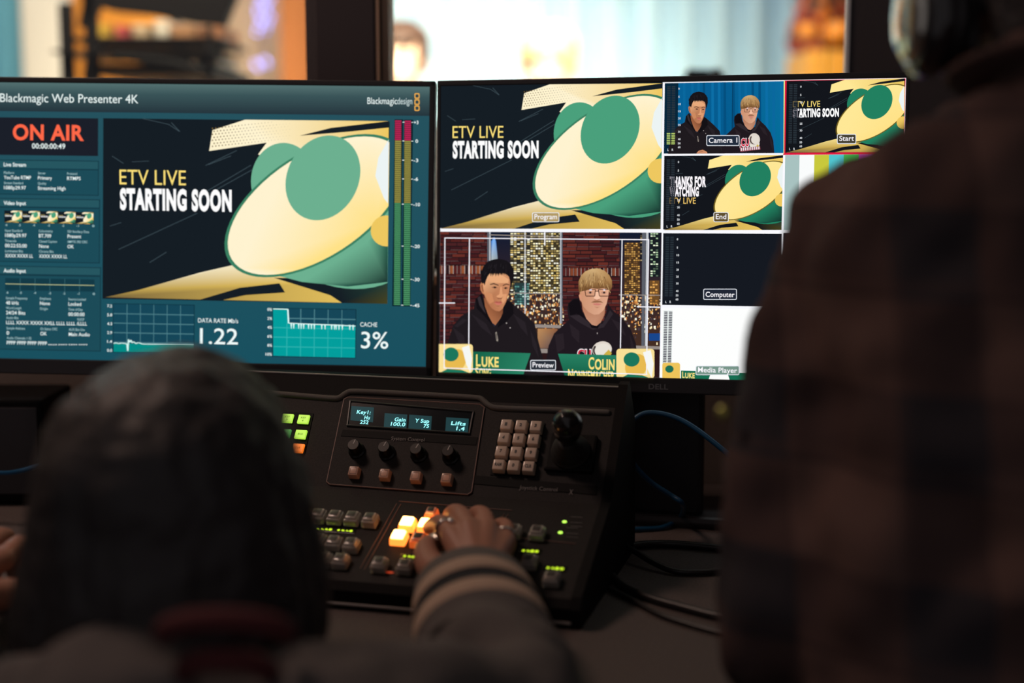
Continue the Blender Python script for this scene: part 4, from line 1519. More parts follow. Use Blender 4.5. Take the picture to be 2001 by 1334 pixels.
# black unit standing on the desk below the teal monitor
a_, b_ = at_Y(-70, 934, 1.74), at_Y(93, 934, 1.74)
t = empty('equipment_box', ((a_.x + b_.x) / 2, 1.80, DZ))
tag(t, 'plain black equipment box on the desk under the teal monitor', 'equipment')
hw = (b_.x - a_.x) / 2
bm = bmesh.new(); bx(bm, -hw, hw, -0.07, 0.05, 0.006, 0.135, 0.004); obj('housing', bm, M_dark, t)
bm = bmesh.new(); bx(bm, -hw + 0.006, hw - 0.006, -0.072, -0.069, 0.016, 0.125, 0.001); obj('front_panel', bm, M_casing, t)
for sx in (-1, 1):
    bm = bmesh.new(); bx(bm, sx * (hw - 0.015) - 0.008, sx * (hw - 0.015) + 0.008, -0.05, 0.03, 0.0, 0.007, 0.001); obj('foot', bm, M_dark, t)

# ------------------------------------------------------------------ the video switcher panel
PO = Vector((-0.0044, 1.4834, 0.9827))
YAW = math.radians(-15)
sw = empty('video_switcher', (PO.x, PO.y, DZ), YAW)
tag(sw, 'sloping charcoal video switcher with lit buttons on the desk below the monitors', 'control panel')
SPM = Matrix.Translation((PO.x, PO.y, DZ)) @ Matrix.Rotation(YAW, 4, 'Z')


def tilted(o, rx):
    R = Euler((math.radians(rx), 0, YAW)).to_matrix()
    return Frame(o, R @ Vector((1, 0, 0)), R @ Vector((0, 0, 1)), -(R @ Vector((0, 1, 0))), SPM)


T1, T2 = -40.08, -67.0
FU = tilted(PO, T1)
d = ray(900, 968)
HP = CAM + d * ((PO - CAM).dot(FU.n) / d.dot(FU.n))
FLO = tilted(HP, T2)
s1, c1, s2, c2 = math.sin(math.radians(-T1)), math.cos(math.radians(-T1)), math.sin(math.radians(-T2)), math.cos(math.radians(-T2))
zo = PO.z - DZ
vh = (HP - PO).dot(FU.v)
hy, hz = vh * s1, zo + vh * c1
LL = 0.146
UL, UR = -0.335, 0.112
prof = [(hy - s2 * LL, hz - c2 * LL), (hy, hz), (0.030 * s1, zo + 0.030 * c1), (0.0555 * s1, zo + 0.0555 * c1), (0.066 * s1 + 0.004, zo + 0.058 * c1), (0.086, zo - 0.005), (0.090, 0.0), (hy - s2 * LL - 0.004, 0.0), (hy - s2 * LL - 0.006, max(hz - c2 * LL - 0.008, 0.004))]


def extrude(prof_, x0, x1, m, name, parent, mis=None, bev=0.0):
    b_ = bmesh.new()
    A = [b_.verts.new((x0, y, z)) for y, z in prof_]
    B = [b_.verts.new((x1, y, z)) for y, z in prof_]
    n_ = len(prof_)
    for i in range(n_):
        f_ = b_.faces.new((A[i], A[(i + 1) % n_], B[(i + 1) % n_], B[i]))
        if mis:
            f_.material_index = mis[i]
    b_.faces.new(A)
    b_.faces.new(list(reversed(B)))
    if bev:
        bmesh.ops.bevel(b_, geom=[e for e in b_.edges if e.calc_face_angle(0) > 0.3], offset=bev, segments=2, profile=0.6, affect='EDGES')
    return obj(name, b_, m, parent)


extrude(prof, UL, UR, [M_panel, M_hood], 'body', sw, [0, 0, 1, 1, 1, 1, 1, 1, 1], 0.0015)
cheek = [(y - 0.002 if i in (0, 7, 8) else y, z + (0.003 if i in (0, 1, 2, 3, 4) else 0)) for i, (y, z) in enumerate(prof)]
extrude(cheek, UR, UR + 0.010, M_hood, 'side_cheek', sw, None, 0.002)
extrude(cheek, UL - 0.010, UL, M_hood, 'side_cheek', sw, None, 0.002)
# rubber bead along the hood, stepping up over the centre block
bm = bmesh.new()
path = [FU.px(x, y) for x, y in ((430, 760), (490, 766), (560, 771), (640, 778), (662, 778), (678, 768), (700, 765), (820, 771), (925, 777), (942, 781), (958, 794), (985, 798), (1080, 801), (1188, 806))]
tube(bm, path, 0.0035, 8, None, True, 3)
obj('hood_bead', bm, M_bead, sw, 180)
# pale strip on the hood's top edge, a highlight put into its colour
bm = bmesh.new()
tube(bm, [Vector((UL, 0.0555 * s1, zo + 0.0555 * c1)), Vector((UR, 0.0555 * s1, zo + 0.0555 * c1))], 0.0012, 8)
obj('hood_edge', bm, mat('edge_highlight', (0.30, 0.28, 0.27), 0.35, 0.5), sw)


def outline(fr, pts, m, name, r=0.0009, h=0.001):
    b_ = bmesh.new()
    P_ = [fr.px(*p) for p in pts]
    for a, c in zip(P_, P_[1:] + P_[:1]):
        tube(b_, [a + (fr.inv.to_3x3() @ fr.n) * h, c + (fr.inv.to_3x3() @ fr.n) * h], r, 6)
    return obj(name, b_, m, sw)


def slab(fr, pts, h, m, name, parent=None, label=None, h0=0.0):
    """a plate with the outline given in photo points, h thick"""
    b_ = bmesh.new()
    A = [b_.verts.new(fr.P(*fr.hit(*p), h0)) for p in pts]
    B = [b_.verts.new(fr.P(*fr.hit(*p), h)) for p in pts]
    b_.faces.new(A); b_.faces.new(list(reversed(B)))
    for i in range(len(pts)):
        j = (i + 1) % len(pts)
        b_.faces.new((A[i], A[j], B[j], B[i]))
    o = obj(name, b_, m, parent or sw)
    if label:
        o['label'] = label
    return o


def print_text(fr, s, px, py, w, h, name='lettering', parent=None, m=None, off=0.0, lift=0.0006):
    b_ = bmesh.new()
    letter_bm(b_, s, fr.Mpx(px, py, lift), w, h, off)
    return obj(name, b_, m or M_greytext, parent or sw)


block = slab(FU, [(673, 781), (680, 777), (938, 791), (947, 797), (922, 962), (914, 967), (645, 947), (639, 942)], 0.0015, M_panel, 'control_block')
outline(FU, [(673, 781), (680, 777), (938, 791), (947, 797), (922, 962), (914, 967), (645, 947), (639, 942)], M_seam, 'block_edge', 0.0007, 0.0012)
slab(FU, [(671, 841), (934, 856), (931, 871), (667, 853)], 0.0021, M_dark, 'label_strip')
print_text(FU, 'System Control', 797, 857.5, 0.0375, 0.0042, lift=0.0025)
slab(FU, [(928, 929), (1168, 950), (1165, 967), (924, 945)], 0.0008, M_dark, 'label_strip')
print_text(FU, 'Joystick Control', 1052, 954, 0.040, 0.0042, lift=0.0012)

# dark display window with four lit readouts
win = slab(FU, [(686, 785.5), (926, 806.5), (918, 849), (680, 833)], 0.0022, mat('display_glass', (0.006, 0.010, 0.014), 0.12), 'display_window')
M_tub = mat('display_rim', (0.02, 0.02, 0.022), 0.35)
outline(FU, [(686, 785.5), (926, 806.5), (918, 849), (680, 833)], M_tub, 'display_rim', 0.0011, 0.0026)
M_vfd = mat('cyan_phosphor', (0.02, 0.1, 0.1), 0.5, emit=(0.30, 0.92, 0.94), estr=1.35)
M_vfdlow = mat('cyan_halo', (0.01, 0.05, 0.06), 0.4, emit=(0.001, 0.030, 0.037), estr=1.0, spec=0.1)  # halo of the glowing text, painted as a dim emissive plate
M_vfdline = mat('cyan_line', (0.01, 0.05, 0.06), 0.4, emit=(0.05, 0.45, 0.48), estr=1.0)
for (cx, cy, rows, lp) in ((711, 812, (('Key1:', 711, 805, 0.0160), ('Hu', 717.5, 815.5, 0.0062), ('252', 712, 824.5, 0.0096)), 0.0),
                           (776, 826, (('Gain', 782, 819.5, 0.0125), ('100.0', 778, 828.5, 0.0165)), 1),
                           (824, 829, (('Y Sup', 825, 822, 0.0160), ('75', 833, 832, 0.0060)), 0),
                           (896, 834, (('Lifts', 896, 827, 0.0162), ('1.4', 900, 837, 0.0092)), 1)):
    o_ = slab(FU, [(cx - 23, cy - 17), (cx + 21, cy - 14), (cx + 19, cy + 13 + 2), (cx - 25, cy + 11)], 0.0024, M_vfdlow, 'readout_halo', win, 'dim cyan glow painted around the readout text', 0.0023)
    for s_, x_, y_, w_ in rows:
        print_text(FU, s_, x_, y_, w_, 0.0044, 'readout_lettering', win, M_vfd, 0.02, 0.0028)
    if lp:
        slab(FU, [(cx - 18, cy + 10.5), (cx + 22, cy + 13.5), (cx + 22, cy + 15), (cx - 18, cy + 12)], 0.0027, M_vfdline, 'readout_line', win, 'bright cyan line', 0.0025)


# keys: a clear cap with a beige inlay; each one a part of its own
def key_mesh(s, h, name, m, taper=0.86):
    b_ = bmesh.new()
    r = bmesh.ops.create_cube(b_, size=1.0)
    for v in r['verts']:
        k = taper if v.co.z > 0 else 1.0
        v.co = Vector((v.co.x * s * k, v.co.y * s * k, (v.co.z + 0.5) * h))
    bmesh.ops.bevel(b_, geom=list(b_.edges), offset=s * 0.10, segments=3, profile=0.6, affect='EDGES')
    bmesh.ops.recalc_face_normals(b_, faces=b_.faces)
    me = bpy.data.meshes.new(name)
    b_.to_mesh(me); b_.free()
    me.materials.append(m)
    me.shade_smooth()
    me.set_sharp_from_angle(angle=math.radians(40))
    return me


ME_key = key_mesh(0.0138, 0.0085, 'keypad_key', M_key)
k0, k1 = FU.hit(992.3, 834.9), FU.hit(1035.6, 916.6)
slab(FU, [(978, 822), (1066, 827), (1046, 934), (958, 928)], 0.0008, M_dark, 'keypad_plate')
names = ['1', '2', '3', '4', '5', '6', '7', '8', '9', 'RAM', '0', 'CLR']
for i in range(12):
    u = k0[0] + (k1[0] - k0[0]) * (i % 3) / 2
    v = k0[1] + (k1[1] - k0[1]) * (i // 3) / 3
    o_ = link(bpy.data.objects.new('keypad_key', ME_key), sw)
    o_.matrix_local = FU.M(u, v - 0.0008, 0.0003)
    b_ = bmesh.new()
    w_ = 0.0072 if len(names[i]) > 1 else 0.0026
    letter_bm(b_, names[i], Matrix.Translation((0, 0, 0.0087)), w_, 0.0034, 0.06)
    obj('key_lettering', b_, M_ink, o_)
ME_soft = key_mesh(0.0122, 0.0085, 'soft_key', mat('clear_pinkish_key', (0.52, 0.31, 0.23), 0.22, coat=0.6))
for x, y in ((692, 922), (752, 927), (813, 932), (873, 936)):
    o_ = link(bpy.data.objects.new('soft_key', ME_soft), sw)
    o_.matrix_local = FU.M(*FU.hit(x, y, 0.006), 0.001)
    b_ = bmesh.new()
    for q in (-1, 1):
        tube(b_, [(0.0036 * q, -0.0036, 0.0086), (0.0036 * q, 0.0036, 0.0086)], 0.00025, 6)
        tube(b_, [(-0.0036, 0.0036 * q, 0.0086), (0.0036, 0.0036 * q, 0.0086)], 0.00025, 6)
    obj('cap_edge', b_, mat('cap_edge', (0.16, 0.10, 0.08), 0.4), o_)
# knobs
M_knob = mat('knob_black', (0.004, 0.004, 0.004), 0.3, spec=0.25)
ME_k = bpy.data.meshes.new('knob')
b_ = bmesh.new()
lathe(b_, [(0.0, 0.0), (0.0092, 0.0), (0.0092, 0.0025), (0.0075, 0.0035), (0.0066, 0.0150), (0.0060, 0.0158), (0.0, 0.0158)], None, 28)
bmesh.ops.recalc_face_normals(b_, faces=b_.faces)
b_.to_mesh(ME_k); b_.free()
ME_k.materials.append(M_knob); ME_k.shade_smooth(); ME_k.set_sharp_from_angle(angle=math.radians(35))
for (x, y), a in zip(((699, 883), (758, 887), (820, 891), (882, 895)), (-12, -18, -22, -14)):
    o_ = link(bpy.data.objects.new('knob', ME_k), sw)
    o_.matrix_local = FU.M(*FU.hit(x, y), 0.0014) @ Matrix.Rotation(math.radians(a), 4, 'Z')
    b_ = bmesh.new(); bx(b_, -0.00035, 0.00035, 0.0005, 0.0060, 0.0156, 0.0162)
    obj('pointer_line', b_, mat('pale_print', (0.5, 0.5, 0.5), 0.5), o_)

# lit crosspoint keys left of the block
slab(FU, [(484, 802), (613, 808), (596, 886), (466, 880)], 0.001, M_dark, 'key_bezel')
M_green = mat('lit_green_key', (0.3, 0.5, 0.1), 0.4, emit=(0.46, 0.83, 0.075), estr=0.95)
M_green2 = mat('dim_green_key', (0.1, 0.3, 0.1), 0.4, emit=(0.10, 0.52, 0.10), estr=0.8)
M_orng = mat('lit_orange_key', (0.5, 0.2, 0.05), 0.4, emit=(1.0, 0.20, 0.012), estr=1.05)
M_keyink = mat('dark_key_print', (0.05, 0.10, 0.02), 0.6)
for x, y, m_, s_ in ((530, 814, M_green, 'KEY 2'), (561, 816, M_green, 'KEY 3'), (592.5, 818, M_green, 'KEY 4'), (499, 812, M_green, 'KEY 1'),
                     (556, 846, M_green2, 'TRANS'), (587, 847.5, M_green, 'BKGD'), (525, 844, M_green, 'MIX'), (582, 874.5, M_orng, 'CUT'), (551, 873, M_orng, 'AUTO')):
    b_ = bmesh.new()
    box(b_, (0.0128, 0.0104, 0.003), Matrix.Translation((0, 0, 0.0015)), 0.0006)
    o_ = obj('lit_key', b_, m_, sw)
    o_.matrix_local = FU.M(*FU.hit(x, y, 0.004), 0.001)
    b_ = bmesh.new()
    letter_bm(b_, s_.split()[0], Matrix.Translation((0, 0.0014 if ' ' in s_ else 0, 0.0032)), 0.0058, 0.0022, 0.0)
    if ' ' in s_:
        letter_bm(b_, s_.split()[1], Matrix.Translation((0, -0.0022, 0.0032)), 0.0016, 0.0022, 0.0)
    obj('key_lettering', b_, M_keyink, o_)
b_ = bmesh.new(); ball(b_, (0, 0, 0.001), (0.0018, 0.0018, 0.001), None, 10)
o_ = obj('red_lamp', b_, mat('red_lamp', (0.4, 0.02, 0.01), 0.4, emit=(0.9, 0.06, 0.03), estr=0.8), sw)
o_.matrix_local = FU.Mpx(505, 803, 0.0005)

# joystick
bm = bmesh.new()
jc = FU.hit(1117, 888)
box(bm, (0.052, 0.044, 0.006), FU.M(jc[0], jc[1], 0.003), 0.003)
obj('joystick_base', bm, M_dark, sw)
bm = bmesh.new()
lathe(bm, [(0.0, 0.0), (0.021, 0.0), (0.0205, 0.004), (0.017, 0.006), (0.0185, 0.010), (0.0145, 0.012), (0.0155, 0.016), (0.011, 0.018), (0.0115, 0.022), (0.008, 0.025), (0.0, 0.026)], FU.M(jc[0], jc[1], 0.005), 28)
obj('joystick_boot', bm, mat('rubber_black', (0.012, 0.012, 0.013), 0.6), sw, 180)
bm = bmesh.new()
jb = FU.P(jc[0], jc[1], 0.028)
n3 = FU.inv.to_3x3() @ FU.n
v3 = FU.inv.to_3x3() @ FU.v
jt = FU.px(1109, 830, 0.056)
tube(bm, [(jb, 0.007), (jb + (jt - jb) * 0.25, 0.0095), (jb + (jt - jb) * 0.55, 0.0135), (jt, 0.0155), (jt + n3 * 0.004, 0.0145)], None, 24)
obj('joystick_grip', bm, mat('joystick_grip', (0.012, 0.012, 0.013), 0.22, coat=0.3), sw, 180)
print_text(FU, 'X', 1116, 961, 0.004, 0.006, 'mark_lettering', lift=0.0015)

# ---- lower face: clear push buttons, lit ones, legends
M_clear = mat('clear_button_cap', (0.70, 0.63, 0.56), 0.12, coat=1.0, trans=0.55)
M_inlay = mat('button_inlay', (0.055, 0.048, 0.042), 0.3)
M_hot = mat('hot_button_cap', (1.0, 0.55, 0.2), 0.3, emit=(1.0, 0.50, 0.13), estr=11.0)
M_hotside = mat('hot_button_skirt', (1.0, 0.4, 0.1), 0.3, emit=(1.0, 0.22, 0.03), estr=2.2)
M_halfhot = mat('half_lit_cap', (0.7, 0.25, 0.1), 0.2, emit=(0.9, 0.12, 0.02), estr=0.55, coat=0.5)


def rounded_block(b_, s, z0, z1, top, bev):
    r = bmesh.ops.create_cube(b_, size=1.0)
    for v in r['verts']:
        k = top if v.co.z > 0 else 1.0
        v.co = Vector((v.co.x * s * k, v.co.y * s * k, z0 + (v.co.z + 0.5) * (z1 - z0)))
    es = list(set(e for v in r['verts'] for e in v.link_edges))
    bmesh.ops.bevel(b_, geom=es, offset=bev, segments=3, profile=0.55, affect='EDGES')


def mesh_of(build, m, name):
    b_ = bmesh.new(); build(b_)
    bmesh.ops.recalc_face_normals(b_, faces=b_.faces)
    me = bpy.data.meshes.new(name); b_.to_mesh(me); b_.free()
    me.materials.append(m); me.shade_smooth(); me.set_sharp_from_angle(angle=math.radians(45))
    return me


ME_skirt = {m_.name: mesh_of(lambda b_: rounded_block(b_, 0.0168, 0.0, 0.0085, 0.90, 0.0018), m_, 'button') for m_ in (M_clear, M_hotside, M_halfhot)}
ME_cap = {m_.name: mesh_of(lambda b_: rounded_block(b_, 0.0135, 0.0080, 0.0112, 0.80, 0.0012), m_, 'button_cap') for m_ in (M_clear, M_hot, M_halfhot)}
ME_inl = mesh_of(lambda b_: rounded_block(b_, 0.0086, 0.0108, 0.0116, 0.92, 0.0003), M_inlay, 'button_inlay')
ME_core = mesh_of(lambda b_: rounded_block(b_, 0.0110, 0.0006, 0.0068, 0.9, 0.001), M_inlay, 'button_core')


def button(x, y, kind='clear', k=1.0):
    skirt, cap = {'clear': (M_clear, M_clear), 'hot': (M_hotside, M_hot), 'half': (M_halfhot, M_clear)}[kind]
    o = link(bpy.data.objects.new('push_button', ME_skirt[skirt.name]), sw)
    o.matrix_local = FLO.M(*FLO.hit(x, y, 0.0105), 0.0004) @ Matrix.Diagonal((k, k, 1, 1))
    c = link(bpy.data.objects.new('button_cap', ME_cap[cap.name]), o)
    if kind == 'clear':
        link(bpy.data.objects.new('button_core', ME_core), o)
    if kind != 'hot':
        link(bpy.data.objects.new('button_inlay', ME_inl), o)
    if kind != 'clear':
        o['label'] = 'glowing orange button'
    return o


for x, y in ((587, 999), (621, 1000), (653.5, 1003), (687, 1005), (721.7, 1008),
             (591, 1045), (621, 1048), (651, 1053), (685, 1057), (600, 1082), (632, 1085), (664, 1088),
             (740, 1095), (790, 1099), (912, 1001), (945, 1003), (1003, 1030), (1049, 1033), (1033, 1089), (1077, 1122)):
    button(x, y)
button(842, 996, 'half', 0.8)
button(877, 998, 'half', 0.8)
button(817, 1047, 'half')
for x, y in ((795, 1016), (831, 1019), (778, 1042)):
    button(x, y, 'hot')


M_led = mat('green_lamp', (0.2, 0.4, 0.05), 0.4, emit=(0.50, 0.95, 0.10), estr=1.6)
for x, y in ((1103, 1019), (1095, 1040)):
    b_ = bmesh.new(); ball(b_, (0, 0, 0), (0.0024, 0.0019, 0.0008), None, 12)
    o_ = obj('green_lamp', b_, M_led, sw, 180)
    o_.matrix_local = FLO.Mpx(x, y, 0.0006)
    for q in (-9, 2, 9):
        b_ = bmesh.new(); box(b_, (0.012, 0.0006, 0.0003))
        o_ = obj('legend_line', b_, M_greytext, sw)
        o_.matrix_local = FLO.Mpx(x + 23, y + q, 0.0004)
M_leg = mat('yellow_green_legend', (0.2, 0.3, 0.02), 0.4, emit=(0.60, 0.88, 0.02), estr=1.25)
for (xa, ya, xb, yb, sizes) in ((622, 1033.5, 686, 1038, (0.7, 0.5, 0.7, 1, 0.0, 0.8, 0.7, 0.5, 1)), (791, 1087, 817, 1089.5, (0.8, 0.7, 1.1, 0.7)),
                                (1023, 1076.5, 1049, 1078, (0.8, 0.7, 1.1, 1.0)), (1071, 1110, 1098, 1112, (0.8, 0.7, 1.1, 1.0))):
    A, B = FLO.hit(xa, ya), FLO.hit(xb, yb)
    n_ = len(sizes)
    b_ = bmesh.new()
    box(b_, (abs(B[0] - A[0]) + 0.010, 0.0075, 0.0006), FLO.M((A[0] + B[0]) / 2, (A[1] + B[1]) / 2, 0.0003), 0.0002)
    strip = obj('legend_window', b_, mat('legend_glass', (0.008, 0.010, 0.006), 0.2), sw)
    for i, s_ in enumerate(sizes):
        if s_ <= 0:
            continue
        t_ = i / (n_ - 1)
        b_ = bmesh.new()
        ball(b_, (0, 0, 0), (0.0019 * s_, 0.0017 * s_, 0.0004), None, 10)
        if s_ < 0.75:
            ball(b_, (0.0016, -0.0006, 0), (0.0008, 0.0006, 0.0003), None, 8)
        o_ = obj('legend_lettering', b_, M_leg, strip)
        o_.matrix_local = FLO.M(A[0] + (B[0] - A[0]) * t_, A[1] + (B[1] - A[1]) * t_, 0.0007)
for pts in (((775, 984), (704, 1110)), ((783, 985), (712, 1112)), ((985, 1004), (955, 1050)), ((993, 1005), (963, 1051)), ((780, 979), (1000, 997)), ((990, 1048), (1125, 1062))):
    b_ = bmesh.new()
    tube(b_, [FLO.px(*pts[0], 0.0004), FLO.px(*pts[1], 0.0004)], 0.0005, 6)
    obj('seam_edge', b_, M_seam, sw)
b_ = bmesh.new(); ball(b_, (0, 0, 0), (0.004, 0.0012, 0.0006), None, 10)
o_ = obj('tally_lamp', b_, mat('tally_lamp', (0.4, 0.05, 0.02), 0.4, emit=(0.8, 0.07, 0.02), estr=0.5), sw)
o_.matrix_local = FLO.Mpx(762, 1118, 0.0006)
bm = bmesh.new()
yf, zf = hy - s2 * LL - 0.006, 0.004
tube(bm, [Vector((UL, yf - 0.001, zf + 0.002)), Vector((UR, yf - 0.001, zf + 0.002))], 0.0014, 8)
obj('front_edge', bm, mat('edge_highlight', (0.30, 0.28, 0.27), 0.35, 0.5), sw)  # pale colour paints the lit line along the front edge

# ------------------------------------------------------------------ cables on the desk
M_cable = mat('black_cable', (0.014, 0.012, 0.013), 0.4)
M_blue = mat('blue_cable', (0.006, 0.065, 0.15), 0.35)


def cable(pts, r, m, label, lift=None):
    b_ = bmesh.new()
    P_ = []
    for p in pts:
        if len(p) > 2 and p[2] > 1:
            P_.append(at_d(p[0], p[1], p[2]))
        else:
            P_.append(at_Z(p[0], p[1], DZ + (p[2] if len(p) > 2 else r + 0.0006)))
    tube(b_, P_, r, 10, None, True, 8)
    return tag(obj('cable', b_, m, None, 180), label, 'cable', 'cables on the desk')


cable([(1540, 1236), (1420, 1208), (1330, 1185), (1265, 1166), (1214, 1142), (1190, 1112), (1196, 1086), (1225, 1068), (1300, 1062), (1400, 1070), (1540, 1084)], 0.0042, M_cable, 'thick black cable looping towards the switcher edge')
cable([(1540, 1124), (1420, 1116), (1370, 1118), (1320, 1116), (1275, 1098, 0.008), (1235, 1074, 0.0135), (1200, 1060, 0.0135)], 0.0034, M_cable, 'thin black cable running above the big loop')
cable([(1540, 1268), (1420, 1240), (1300, 1205), (1235, 1172), (1190, 1150)], 0.0026, M_cable, 'thinnest black cable in front of the big loop')
cable([(1185, 1036), (1240, 1034), (1295, 1030), (1330, 1010, 0.012), (1334, 985, 1.6), (1312, 968, 1.6), (1270, 940, 1.6), (1235, 900, 1.59), (1224, 850, 1.58), (1236, 822, 1.58), (1270, 806, 1.58), (1330, 820, 1.57), (1400, 868, 1.55), (1480, 940, 1.53)],
      0.0030, M_blue, 'blue network cable curling beside the switcher')
cable([(-60, 918, 1.68), (0, 924, 1.67), (40, 920, 1.66), (110, 900, 1.66)], 0.003, M_blue, 'blue network cable hanging in front of the plain black box')

# ------------------------------------------------------------------ people
M_skin = mat('skin', (0.36, 0.165, 0.110), 0.5, bump=(140, 0.15, 0.001))
M_skin2 = mat('fair_skin', (0.70, 0.46, 0.34), 0.5)
M_eye = mat('eye_white', (0.75, 0.73, 0.70), 0.25)
M_iris = mat('iris_dark', (0.03, 0.02, 0.015), 0.2)
M_lip = mat('lip', (0.36, 0.13, 0.11), 0.45)


def head_bm(bm, c, fwd, up, k=1.0, neck_to=None, neck_r=0.054):
    """skull, jaw, brow, nose, chin, ears and neck, all overlapping for one fused body surface"""
    f = Vector(fwd).normalized()
    u = (Vector(up) - f * Vector(up).dot(f)).normalized()
    r = f.cross(u)
    R = Matrix((r, f, u)).transposed()

    def P(x, y, z):
        return Vector(c) + R @ (Vector((x, y, z)) * k)
    ball(bm, P(0, -0.012, 0.028), (0.076 * k, 0.094 * k, 0.086 * k), R)
    ball(bm, P(0, 0.030, -0.035), (0.060 * k, 0.062 * k, 0.078 * k), R)
    ball(bm, P(0, 0.058, -0.088), (0.034 * k, 0.028 * k, 0.026 * k), R)
    ball(bm, P(0, 0.070, 0.020), (0.052 * k, 0.018 * k, 0.014 * k), R)
    for s in (-1, 1):
        ball(bm, P(0.036 * s, 0.064, -0.032), (0.024 * k, 0.022 * k, 0.022 * k), R)
        ball(bm, P(0.079 * s, -0.004, -0.012), (0.009 * k, 0.020 * k, 0.033 * k), R)
        ball(bm, P(0.010 * s, 0.098, -0.034), (0.009 * k, 0.010 * k, 0.008 * k), R)
    tube(bm, [(P(0, 0.084, 0.012), 0.009 * k), (P(0, 0.096, -0.012), 0.011 * k), (P(0, 0.105, -0.030), 0.012 * k)], None, 10)
    if neck_to is not None:
        tube(bm, [(P(0, -0.022, -0.04), neck_r * k), ((P(0, -0.03, -0.10) + Vector(neck_to)) / 2, neck_r * k), (Vector(neck_to), neck_r * 1.15 * k)], None, 20)
    return P, R


def face_parts(person, P, R, k=1.0):
    for s in (-1, 1):
        b_ = bmesh.new(); ball(b_, P(0.033 * s, 0.074, 0.0), 0.0125 * k, None, 16)
        e = obj('eye', b_, M_eye, person, 180)
        b_ = bmesh.new(); ball(b_, P(0.033 * s, 0.0825, 0.0), (0.0055 * k, 0.0048 * k, 0.0055 * k), R, 12)
        obj('iris', b_, M_iris, e, 180)
        b_ = bmesh.new()
        tube(b_, [(P(0.016 * s, 0.088, 0.020), 0.003 * k), (P(0.034 * s, 0.088, 0.026), 0.0036 * k), (P(0.054 * s, 0.074, 0.021), 0.002 * k)], None, 8)
        obj('eyebrow', b_, MATS.get('brow') or mat('brow', (0.06, 0.04, 0.03), 0.8), person, 180)
    b_ = bmesh.new()
    tube(b_, [(P(-0.024, 0.080, -0.064), 0.003 * k), (P(0, 0.090, -0.062), 0.006 * k), (P(0.024, 0.080, -0.064), 0.003 * k)], None, 10)
    obj('lips', b_, M_lip, person, 180)


def limb(bm, *p):
    tube(bm, list(p), None, 18)


def hand_bm(bm, wrist, mcps, fingers, thumb, rf=0.0088):
    """palm from wrist to the four knuckles, five tapering bent fingers"""
    w = Vector(wrist)
    for i, m_ in enumerate(mcps):
        m_ = Vector(m_)
        tube(bm, [(w + (m_ - w) * 0.05, 0.017), (w + (m_ - w) * 0.5, 0.0145), (m_, 0.0118)], None, 12)
    for i in range(3):
        a, b = Vector(mcps[i]), Vector(mcps[i + 1])
        tube(bm, [(w.lerp((a + b) / 2, 0.15), 0.016), (w.lerp((a + b) / 2, 0.6), 0.0135), ((a + b) / 2, 0.0100)], None, 12)
    for i, ch in enumerate(fingers):
        k = (1.0, 1.03, 0.98, 0.86)[i]
        ch = [Vector(q) for q in ch]
        n_ = len(ch)
        tube(bm, [(q, rf * k * (1.12 - 0.36 * j / (n_ - 1)) * (1.06 if j in (1, 2) else 1)) for j, q in enumerate(ch)], None, 14)
    th = [Vector(q) for q in thumb]
    tube(bm, [(q, r) for q, r in zip(th, (0.019, 0.0150, 0.0112, 0.0088))], None, 14)


# ---------------- person at the switcher, seen from behind, right hand on the buttons
HEADS = at_d(342, 1012, 1.04)
seat = empty('person', (HEADS.x + 0.02, 0.80, FZ))
tag(seat, 'person with long dark hair and grey striped cuff jacket reaching over the switcher', 'person')


def rel(o):
    return Vector(o.location)


def build_at(o, bm_):
    bmesh.ops.translate(bm_, verts=bm_.verts, vec=-rel(o))
    return bm_


def LH(px, py, h):
    """a point h above the lower face of the switcher, in the room"""
    u, v = FLO.hit(px, py, h)
    return FLO.o + FLO.u * u + FLO.v * v + FLO.n * h


shR, shL = Vector((-0.125, 0.870, 0.922)), Vector((-0.415, 0.89, 0.872))
elR = Vector((0.0035, 1.005, 0.860))
wrR = LH(938, 1132, 0.050)
neckS = Vector((HEADS.x + 0.005, 0.875, 0.915))
mc = [LH(884, 1048, 0.054), LH(917, 1034, 0.058), LH(952, 1036, 0.054), LH(986, 1060, 0.044)]
fing = [[mc[0], LH(866, 1024, 0.044), LH(850, 1024, 0.026), LH(838, 1031, 0.013)],
        [mc[1], LH(901, 1008, 0.048), LH(888, 1000, 0.030), LH(878, 1004, 0.014)],
        [mc[2], LH(946, 1010, 0.044), LH(934, 1002, 0.028), LH(922, 1006, 0.013)],
        [mc[3], LH(990, 1034, 0.036), LH(981, 1024, 0.022), LH(968, 1026, 0.011)]]
thumb = [LH(893, 1135, 0.040), LH(846, 1110, 0.036), LH(833, 1072, 0.031), LH(862, 1053, 0.027)]
bm = bmesh.new()
PS, RS = head_bm(bm, HEADS, (0.10, 0.95, -0.28), (0.05, 0.28, 0.95), 0.96, neckS + Vector((0, 0.06, -0.03)), 0.044)
tube(bm, [((-0.25, 0.80, 0.52), 0.14, 0.10), ((-0.25, 0.83, 0.68), 0.125, 0.085), ((-0.25, 0.87, 0.83), 0.14, 0.085), (neckS - Vector((0, 0, 0.03)), 0.10, 0.06)], None, 20, (1, 0, 0))
for sh in (shR, shL):
    ball(bm, sh - Vector((0, 0, 0.02)), 0.05)
    tube(bm, [(neckS - Vector((0, 0, 0.04)), 0.045), (sh - Vector((0, 0, 0.02)), 0.045)], None, 14)
limb(bm, (shR - Vector((0, 0, 0.02)), 0.046), (elR, 0.038), (elR.lerp(wrR, 0.35), 0.040), (wrR.lerp(elR, 0.12), 0.030), (wrR, 0.027))
elL, wrL = Vector((-0.60, 0.98, 0.905)), Vector((-0.515, 1.17, 0.893))
